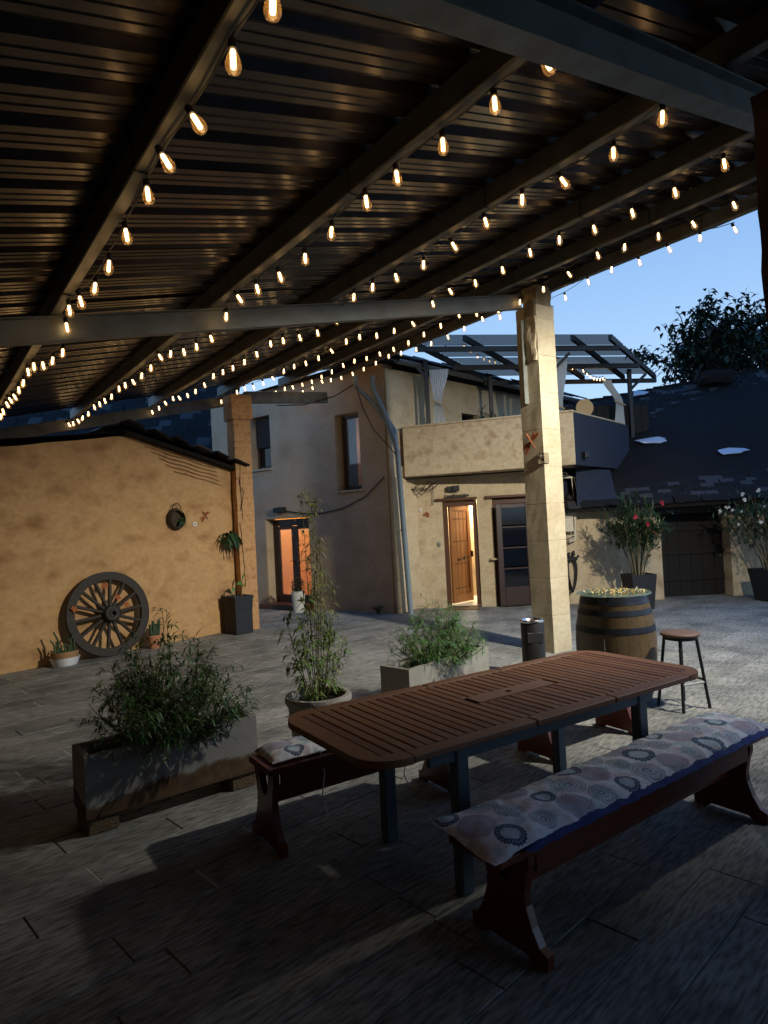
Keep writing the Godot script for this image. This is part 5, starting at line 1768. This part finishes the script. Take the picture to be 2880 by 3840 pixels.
	g = G.new(); g.lathe([Vector2(0.018, 0.0), Vector2(0.036, 0.0), Vector2(0.036, 0.012), Vector2(0.018, 0.014)], 20, false, flat)
	one("wall_socket", g, "paper", "small round white fitting on the orange wall under the dragonfly", "fitting", w * at(1.26, 1.83, 0.012), "round white wall fittings")
	x = w * at(1.85, 1.55, 0.1)
	t = thing("hanging_plant", "dark leafy plant in a wall bracket between the gable wall and pillar", "plant", x)
	g = G.new()
	for k in 46:
		g.col = Color(0.012, 0.045, 0.014) * r.randf_range(0.6, 1.6); g.col.a = 1
		var d := Vector3(r.randf_range(-1, 1), r.randf_range(-0.3, 0.7), r.randf_range(-0.2, 1)).normalized()
		g.leaf(d * 0.05, d, Vector3.UP, r.randf_range(0.14, 0.26), 0.07, 0.9)
	part("foliage", g, "leaf", t)
	g = G.new(); g.tube([V(-0.06, -0.05, 0), V(-0.065, -0.3, 0), V(0.05, -0.3, 0), V(0.055, -0.05, 0)], 0.008, 5); part("bracket", g, "iron", t)
	# pots by the glass door of the tall house
	var hx := frame(-3.92, 0, -15.2, 0.8, 0.6)
	t = thing("white_pot", "white pot with a small dark shrub left of the lit glass door", "pot", hx * at(1.4, 0, 0.35))
	g = G.new(); g.lathe([Vector2(0.001, 0), Vector2(0.14, 0), Vector2(0.16, 0.05), Vector2(0.2, 0.33), Vector2(0.18, 0.33), Vector2(0.17, 0.28), Vector2(0.001, 0.28)], 24); part("pot", g, "pot_white", t)
	var gs := G.new()
	var gl := G.new()
	tuft(gs, gl, 26, 0.42, 0.2, 0.08, 0.02, 71, Color(0.014, 0.03, 0.012))
	part("stems", gs, "stem", t, at(0, 0.27, 0)); part("foliage", gl, "leaf", t, at(0, 0.27, 0))
	t = thing("white_pot", "tall pale pot with a ball shaped dark shrub right of the lit glass door", "pot", hx * at(2.95, 0, 0.4))
	g = G.new(); g.lathe([Vector2(0.001, 0), Vector2(0.11, 0), Vector2(0.14, 0.42), Vector2(0.12, 0.42), Vector2(0.11, 0.36), Vector2(0.001, 0.36)], 24); part("pot", g, "pot_white", t)
	gl = G.new()
	for k in 420:
		var d := Vector3(r.randfn(), r.randfn(), r.randfn()).normalized()
		gl.col = Color(0.01, 0.024, 0.009) * r.randf_range(0.5, 1.6); gl.col.a = 1
		gl.leaf(V(0, 0.54, 0) + d * 0.13 * r.randf_range(0.7, 1.05), (d + Vector3(r.randfn(), r.randfn(), r.randfn()) * 0.5).normalized(), Vector3.UP, 0.05, 0.022, 0.1)
	part("foliage", gl, "leaf", t)

func door_wall_things():
	var w := frame(0.35, 0, -12.75, 0.989, 0.146)
	# lettering over the door
	var t := thing("name_sign", "black metal lettering CasaPaxariño above the open wooden door", "sign", w * at(0.84, 2.12, 0.03))
	var g := G.new(); g.box(V(0.2, 0.0, 0), V(0.42, 0.014, 0.012), 0.002)
	part("bar", g, "ink", t)
	var tm := TextMesh.new()
	var sf := SystemFont.new(); sf.font_names = PackedStringArray(["Droid Serif"]); sf.font_weight = 700
	tm.font = sf; tm.text = "CasaPaxariño"; tm.font_size = 32; tm.pixel_size = 0.0021; tm.depth = 0.012
	tm.horizontal_alignment = HORIZONTAL_ALIGNMENT_LEFT
	tm.vertical_alignment = VERTICAL_ALIGNMENT_BOTTOM
	var o := part("letters", tm, "ink", t, at(0.0, -0.012, 0))
	o.scale = Vector3(1.0, 1.1, 1.0)
	g = G.new()
	g.box(V(0.95, 2.285, 0.06), V(0.1, 0.09, 0.1), 0.006); g.box(V(1.07, 2.29, 0.08), V(0.13, 0.1, 0.13), 0.008)
	one("wall_lamp", g, "black_plastic", "small black wall lamp above the name lettering", "lamp", w, "unlit wall lamps")
	# house number
	t = thing("number_plate", "blue enamel house number plate half behind the rain pipe", "number plate", w * at(0.065, 2.165, 0.01))
	g = G.new(); g.box(V(0, 0, 0), V(0.12, 0.09, 0.008), 0.003); part("plate", g, "plate_blue", t)
	tm = TextMesh.new(); tm.font = sf; tm.text = "52"; tm.font_size = 32; tm.pixel_size = 0.0022; tm.depth = 0.003
	part("digits", tm, "paper", t, at(0.005, 0, 0.006))
	butterfly("rusty metal butterfly beside the blue number plate", w * at(0.16, 2.14, 0.02), 0.075)
	butterfly("rusty metal butterfly low on the wall left of the open door", w * at(0.48, 1.81, 0.02), 0.065)
	var flat := Transform3D(Basis(Vector3.RIGHT, PI / 2), Vector3.ZERO)
	g = G.new(); g.lathe([Vector2(0.015, 0.0), Vector2(0.03, 0.0), Vector2(0.03, 0.012), Vector2(0.015, 0.014)], 20, false, flat)
	one("wall_socket", g, "paper", "small round white fitting on the cream wall between the two butterflies", "fitting", w * at(0.37, 1.91, 0.012), "round white wall fittings")
	g = G.new(); g.box(V(0.7, 1.24, 0.03), V(0.05, 0.08, 0.05), 0.01); g.box(V(0.72, 1.24, 0.06), V(0.04, 0.04, 0.03), 0.008)
	one("door_bell", g, "grey_plastic", "small grey bell box left of the open door", "bell", w)
	g = G.new(); g.box(V(1.1, 0.012, 0.22), V(0.62, 0.018, 0.36), 0.006)
	one("door_mat", g, "mat_brown", "brown coir door mat in front of the open wooden door", "door mat", w)
	# tangle of cables under the terrace
	g = G.new()
	var r := RandomNumberGenerator.new(); r.seed = 3
	for k in 5:
		var pts := []
		var x1 := 0.55 + r.randf() * 0.4
		for j in 9:
			var s := j / 8.0
			pts.push_back(V(lerpf(0.08, x1, s), 2.47 - sin(s * PI) * r.randf_range(0.05, 0.22) - 0.02 * k, 0.05 + 0.02 * k))
		g.tube(pts, 0.007, 5)
	g.tube([V(0.62, 2.44, 0.08), V(0.63, 2.25, 0.07), V(0.62, 2.08, 0.06), V(0.6, 2.0, 0.06), V(0.64, 2.02, 0.06)], 0.007, 5)
	g.tube([V(0.08, 2.5, 0.3), V(1.2, 2.505, 0.45), V(2.9, 2.51, 0.7)], 0.014, 5)
	one("cable_bundle", g, "socket", "tangled dark cables hanging under the terrace beside the wall lamp", "cables", w)
	# meter box with round sticker, pipes, hose
	t = thing("meter_box", "cream meter cabinet with a round black and white sticker right of the pillar", "cabinet", at(3.33, 0, -12.3))
	g = G.new(); g.box(V(0, 1.63, 0.09), V(0.34, 0.54, 0.18), 0.008); part("cabinet", g, "box_cream", t)
	g = G.new(); g.box(V(0, 1.63, 0.183), V(0.31, 0.006, 0.006)); part("door_seam", g, "ink", t)
	g = G.new(); g.lathe([Vector2(0.07, 0.183), Vector2(0.082, 0.183), Vector2(0.082, 0.187), Vector2(0.07, 0.187)], 24, false, flat)
	for k in 9:
		var a := TAU * k / 9 + 0.3
		g.bar(V(cos(a) * 0.015, sin(a) * 0.02, 0.186), V(cos(a + 0.5) * 0.066, sin(a + 0.5) * 0.066, 0.186), 0.004, 0.012, Vector3.RIGHT)
	part("sticker_print", g, "ink", t, at(0.05, 1.78, 0))
	g = G.new(); g.lathe([Vector2(0.08, 0.182), Vector2(0.001, 0.184)], 24, false, flat); part("sticker", g, "paper", t, at(0.05, 1.78, 0))
	for q in [[0.0, 0.011], [0.05, 0.014], [0.09, 0.02]]:
		g = G.new()
		g.tube([V(3.2, 2.47 - q[0], -12.17), V(3.42, 2.46 - q[0], -12.17), V(3.52 + q[0], 2.36, -12.16), V(3.54 + q[0] * 1.6, 2.05, -12.16), V(3.52 + q[0] * 0.5, 1.75, -12.17), V(3.54, 1.45, -12.17), V(3.53, 1.3 - q[0], -12.17), V(3.42, 1.26 - q[0], -12.17)], q[1], 7)
		one("conduit", g, "box_cream", ["thin inner cable conduit beside the meter cabinet", "middle cable conduit beside the meter cabinet", "thick outer cable conduit bulging beside the meter cabinet"][int(q[0] * 20 + 0.3)], "conduit", Transform3D(), "conduits by the meter cabinet")
	t = thing("garden_hose", "black garden hose coiled on a wall hook right of the pillar", "hose", at(3.45, 0, -12.27))
	for k in 4:
		g = G.new()
		var pts := []
		for j in 25:
			var a := TAU * j / 24
			pts.push_back(V(cos(a) * (0.135 - 0.013 * k) * (0.72 + 0.28 * sin(a)), 0.56 + sin(a) * (0.33 - 0.012 * k), 0.02 + 0.016 * k))
		g.tube(pts, 0.013, 6); part("loop", g, "black_plastic", t)
	g = G.new()
	g.box(V(0, 0.85, 0.05), V(0.22, 0.07, 0.09), 0.02); g.box(V(-0.04, 0.93, 0.04), V(0.05, 0.09, 0.03), 0.01); g.box(V(0.05, 0.95, 0.04), V(0.05, 0.1, 0.03), 0.01); g.box(V(0.13, 0.89, 0.05), V(0.05, 0.04, 0.04), 0.01)
	part("hook", g, "iron", t)
	g = G.new(); g.tube([V(-0.02, 0.28, 0.05), V(-0.1, 0.15, 0.06), V(-0.16, 0.05, 0.05)], 0.012, 6); part("hose_end", g, "black_plastic", t)
	# camera and antenna bits on the blue parapet
	g = G.new(); g.box(V(0, 0, 0), V(0.1, 0.12, 0.1), 0.01)
	one("small_spotlight", g, "black_plastic", "small black unlit spotlight on the blue terrace wall", "spotlight", at(3.62, 2.72, -11.55, 0.5))
	# potted weed at the corner
	t = thing("corner_weed", "small dry weed at the foot of the house corner", "weed", at(-0.2, 0, -12.2))
	var gs := G.new()
	var gl := G.new()
	tuft(gs, gl, 18, 0.22, 0.2, 0.09, 0.008, 91, Color(0.2, 0.18, 0.07))
	part("stems", gs, "stem", t); part("foliage", gl, "leaf", t)

func oleander(label: String, x: Transform3D, n: int, ht: float, spread: float, sd: int, flower: Color, nf: int):
	var t := thing("oleander", label, "shrub", x)
	var r := RandomNumberGenerator.new(); r.seed = sd
	var gs := G.new()
	var gl := G.new()
	var gf := G.new()
	var tips := []
	for i in n:
		var an := r.randf() * TAU
		var rad := sqrt(r.randf())
		var h := ht * r.randf_range(0.7, 1.0) * (1.0 - 0.22 * rad)
		var b := V(cos(an), 0, sin(an)) * 0.1 * rad
		var e := V(cos(an) * rad * spread, h, sin(an) * rad * spread)
		var pts := []
		for k in 6:
			var q := k / 5.0
			var p := b.lerp(e, pow(q, 1.5)); p.y = h * q
			pts.push_back(p)
		gs.col = Color(0.16, 0.14, 0.085) * r.randf_range(0.6, 1.2); gs.col.a = 1
		gs.tube(pts, 0.009, 5, 0.004, false)
		tips.push_back(e)
		for k in 15:
			var q := pow(r.randf(), 0.6) * 0.62 + 0.38
			var fi := q * 5.0
			var j: int = min(4, int(fi))
			var p: Vector3 = pts[j].lerp(pts[j + 1], fi - j)
			p += Vector3(r.randf_range(-1, 1), r.randf_range(-0.5, 0.6), r.randf_range(-1, 1)) * 0.13 * spread / 0.5
			for z in 6:
				var s := r.randf_range(0.5, 1.5)
				gl.col = Color(0.028 * s, 0.06 * s, 0.018 * s)
				gl.leaf(p, (V(cos(an), 0.9, sin(an)) * 0.5 + Vector3(r.randf_range(-1, 1), r.randf_range(-0.5, 1), r.randf_range(-1, 1))).normalized(), Vector3.UP, r.randf_range(0.1, 0.19), 0.024, 0.25)
	for i in nf:
		var c: Vector3 = tips[r.randi() % tips.size()] + Vector3(r.randf_range(-1, 1), r.randf_range(-0.6, 0.3), r.randf_range(-1, 1)) * 0.16
		c += V(0, 0, 0.08)
		for k in 3:
			var cc := c + Vector3(r.randf_range(-1, 1), r.randf_range(-1, 1), r.randf_range(-0.3, 1)) * 0.025
			gf.col = flower * r.randf_range(0.8, 1.1); gf.col.a = 1
			for z in 5:
				var a := TAU * z / 5
				gf.leaf(cc, V(cos(a), sin(a), 0.35).normalized(), Vector3.BACK, 0.032, 0.024, 0.1)
	part("stems", gs, "stem", t); part("foliage", gl, "leaf", t); part("flowers", gf, "petal", t)

func square_pot(label: String, x: Transform3D, h: float, b: float, w: float):
	var t := thing("shrub_pot", label, "pot", x, "dark pots by the barn")
	var g := G.new()
	for s in 4:
		var a := PI / 4 + PI / 2 * s
		var c0 := V(cos(a), 0, -sin(a))
		var c1 := V(cos(a + PI / 2), 0, -sin(a + PI / 2))
		g.quad(c0 * b, c1 * b, c1 * w + V(0, h, 0), c0 * w + V(0, h, 0))
		g.quad(c0 * w + V(0, h, 0), c1 * w + V(0, h, 0), c1 * (w - 0.03) + V(0, h, 0), c0 * (w - 0.03) + V(0, h, 0))
		g.quad(c1 * (w - 0.05) + V(0, h - 0.1, 0), c0 * (w - 0.05) + V(0, h - 0.1, 0), c0 * (w - 0.03) + V(0, h, 0), c1 * (w - 0.03) + V(0, h, 0))
	part("pot", g, "dark_pot", t)
	g = G.new(); g.box(V(0, h - 0.06, 0), V(w * 1.3, 0.02, w * 1.3)); part("soil", g, "soil", t)

func oleanders():
	square_pot("dark square pot of the red flowering oleander behind the barrel", at(4.33, 0, -11.3, 0.1), 0.6, 0.24, 0.31)
	oleander("bushy oleander with red flowers in front of the cream barn wall", at(4.33, 0.55, -11.3), 34, 1.5, 0.52, 81, Color(0.3, 0.012, 0.03), 4)
	square_pot("large dark square pot of the white oleander at the right edge", at(6.72, 0, -11.45, 0.1), 0.56, 0.28, 0.38)
	oleander("spreading oleander with white flowers right of the barn gate", at(6.72, 0.5, -11.45), 36, 1.6, 0.85, 82, Color(0.6, 0.6, 0.56), 28)
	var g := G.new()
	g.lathe([Vector2(0.001, 0), Vector2(0.07, 0), Vector2(0.1, 0.15), Vector2(0.108, 0.15), Vector2(0.108, 0.18), Vector2(0.09, 0.18), Vector2(0.08, 0.1), Vector2(0.001, 0.1)], 20)
	one("terracotta_pot", g, "terracotta", "tilted terracotta pot hung on the wall beside the barn gate", "pot", Transform3D(Basis(Vector3.BACK, -0.7), V(4.93, 1.2, -12.15)))

func BULBS():
	return [
	[V(-0.24,3.17,-1.81),V(-0.40,3.17,-2.02),V(-0.60,3.17,-2.32),V(-0.79,3.17,-2.56),V(-0.95,3.17,-2.80),V(-1.20,3.18,-3.20),V(-1.44,3.18,-3.56),V(-1.65,3.18,-3.86),V(-1.83,3.18,-4.07),V(-1.96,3.17,-4.19),V(-2.17,3.19,-4.59),V(-2.54,3.21,-5.28),V(-2.72,3.20,-5.47),V(-2.85,3.19,-5.57),V(-2.92,3.18,-5.55),V(-3.04,3.17,-5.68),V(-3.30,3.17,-6.07),V(-3.52,3.18,-6.39),V(-3.70,3.17,-6.64),V(-3.83,3.17,-6.79),V(-3.98,3.17,-6.99),V(-4.24,3.17,-7.36),V(-4.43,3.17,-7.64)],
	[V(0.71,3.43,-2.48),V(0.55,3.43,-2.71),V(0.36,3.44,-3.01),V(0.15,3.43,-3.25),V(-0.01,3.43,-3.49),V(-0.23,3.45,-3.88),V(-0.43,3.45,-4.24),V(-0.64,3.45,-4.53),V(-0.84,3.45,-4.74),V(-1.00,3.43,-4.87),V(-1.21,3.45,-5.32),V(-1.53,3.50,-6.08),V(-1.73,3.49,-6.29),V(-1.88,3.47,-6.38),V(-1.99,3.44,-6.31),V(-2.11,3.43,-6.37),V(-2.36,3.44,-6.81),V(-2.59,3.45,-7.17),V(-2.77,3.44,-7.40),V(-2.90,3.43,-7.49),V(-3.04,3.43,-7.66),V(-3.30,3.43,-8.07),V(-3.48,3.43,-8.30),V(-3.63,3.43,-8.49),V(-3.78,3.43,-8.67),V(-4.06,3.43,-9.11),V(-4.28,3.43,-9.41),V(-4.45,3.43,-9.64),V(-4.62,3.43,-9.84),V(-4.69,3.42,-9.86)],
	[V(1.51,3.68,-3.28),V(1.39,3.71,-3.64),V(1.19,3.71,-3.93),V(0.97,3.69,-4.09),V(0.79,3.70,-4.40),V(0.62,3.72,-4.81),V(0.41,3.72,-5.13),V(0.20,3.72,-5.37),V(-0.00,3.70,-5.51),V(-0.17,3.70,-5.73),V(-0.38,3.77,-6.59),V(-0.62,3.79,-7.05),V(-0.82,3.76,-7.09),V(-0.99,3.71,-7.00),V(-1.13,3.69,-7.02),V(-1.37,3.71,-7.49),V(-1.59,3.72,-7.85),V(-1.78,3.71,-8.07),V(-1.93,3.69,-8.17),V(-2.10,3.69,-8.36),V(-2.37,3.71,-8.93),V(-2.63,3.73,-9.40),V(-2.82,3.73,-9.65),V(-2.96,3.71,-9.71),V(-3.03,3.69,-9.63),V(-3.23,3.68,-9.89),V(-3.49,3.70,-10.36),V(-3.71,3.70,-10.68),V(-3.86,3.69,-10.80),V(-3.96,3.67,-10.81)],
	[V(2.39,3.98,-4.33),V(2.24,4.00,-4.73),V(2.05,4.01,-5.05),V(1.82,3.99,-5.26),V(1.56,3.96,-5.36),V(1.37,3.96,-5.59),V(1.21,3.98,-6.01),V(1.00,3.98,-6.31),V(0.77,3.96,-6.45),V(0.63,3.99,-6.89),V(0.47,4.09,-7.89),V(0.24,4.08,-8.10),V(0.02,4.04,-8.13),V(-0.19,3.99,-7.98),V(-0.36,3.96,-8.04),V(-0.58,3.99,-8.56),V(-0.79,4.00,-8.93),V(-0.99,3.99,-9.14),V(-1.16,3.96,-9.16),V(-1.35,3.97,-9.45),V(-1.59,3.99,-9.96),V(-1.81,4.00,-10.32),V(-1.99,3.98,-10.46),V(-2.12,3.95,-10.40),V(-2.31,3.96,-10.69),V(-2.56,3.98,-11.22),V(-2.76,3.97,-11.46),V(-2.93,3.96,-11.55),V(-3.03,3.94,-11.55)],
	[V(3.15,4.28,-5.59),V(2.97,4.29,-5.95),V(2.73,4.28,-6.15),V(2.45,4.24,-6.27),V(2.22,4.21,-6.36),V(2.12,4.27,-6.99),V(2.00,4.34,-7.62),V(1.83,4.37,-8.13),V(1.60,4.36,-8.40),V(1.30,4.29,-8.25),V(1.05,4.22,-8.05),V(0.87,4.25,-8.56),V(0.68,4.29,-9.06),V(0.48,4.30,-9.48),V(0.27,4.31,-9.84),V(0.06,4.29,-9.99),V(-0.15,4.27,-10.14),V(-0.34,4.23,-10.11),V(-0.53,4.23,-10.35),V(-0.75,4.26,-10.86),V(-0.96,4.27,-11.25),V(-1.17,4.28,-11.64),V(-1.36,4.27,-11.79),V(-1.54,4.24,-11.83),V(-1.68,4.21,-11.78),V(-1.90,4.22,-12.12),V(-2.08,4.21,-12.37),V(-2.25,4.21,-12.56)],
	[V(3.69,4.48,-6.56),V(3.34,4.42,-6.58),V(3.14,4.42,-6.83),V(2.95,4.42,-7.15),V(2.67,4.39,-7.24),V(2.55,4.42,-7.68),V(2.51,4.52,-8.50),V(2.19,4.53,-9.00),V(1.72,4.43,-8.90),V(1.45,4.36,-8.72),V(1.27,4.40,-9.25),V(1.09,4.43,-9.75),V(0.86,4.43,-10.06),V(0.64,4.42,-10.32),V(0.40,4.39,-10.39),V(0.20,4.35,-10.39),V(-0.01,4.39,-10.96),V(-0.23,4.41,-11.42),V(-0.44,4.42,-11.79),V(-0.66,4.40,-11.98),V(-0.85,4.36,-11.94),V(-1.01,4.33,-11.89),V(-1.26,4.37,-12.60),V(-1.48,4.37,-12.91),V(-1.69,4.38,-13.22)],
	[V(1.42,5.20,-13.30),V(1.81,5.22,-13.34),V(1.95,5.13,-13.38),V(2.23,5.17,-13.42),V(2.55,5.16,-13.46),V(2.10,5.03,-13.50),V(2.24,4.99,-13.54),V(2.36,4.95,-13.58),V(2.48,4.93,-13.62),V(2.62,4.94,-13.66),V(2.73,4.95,-13.70)],
	[V(3.91,4.81,-13.60),V(4.01,4.76,-13.64),V(4.11,4.74,-13.68),V(4.21,4.76,-13.72),V(4.30,4.77,-13.76),V(4.37,4.70,-13.80),V(4.46,4.63,-13.84),V(4.54,4.58,-13.88),V(4.62,4.55,-13.92),V(4.70,4.54,-13.96),V(4.78,4.54,-14.00),V(4.86,4.56,-14.04),V(4.92,4.52,-14.08),V(4.98,4.48,-14.12)]]
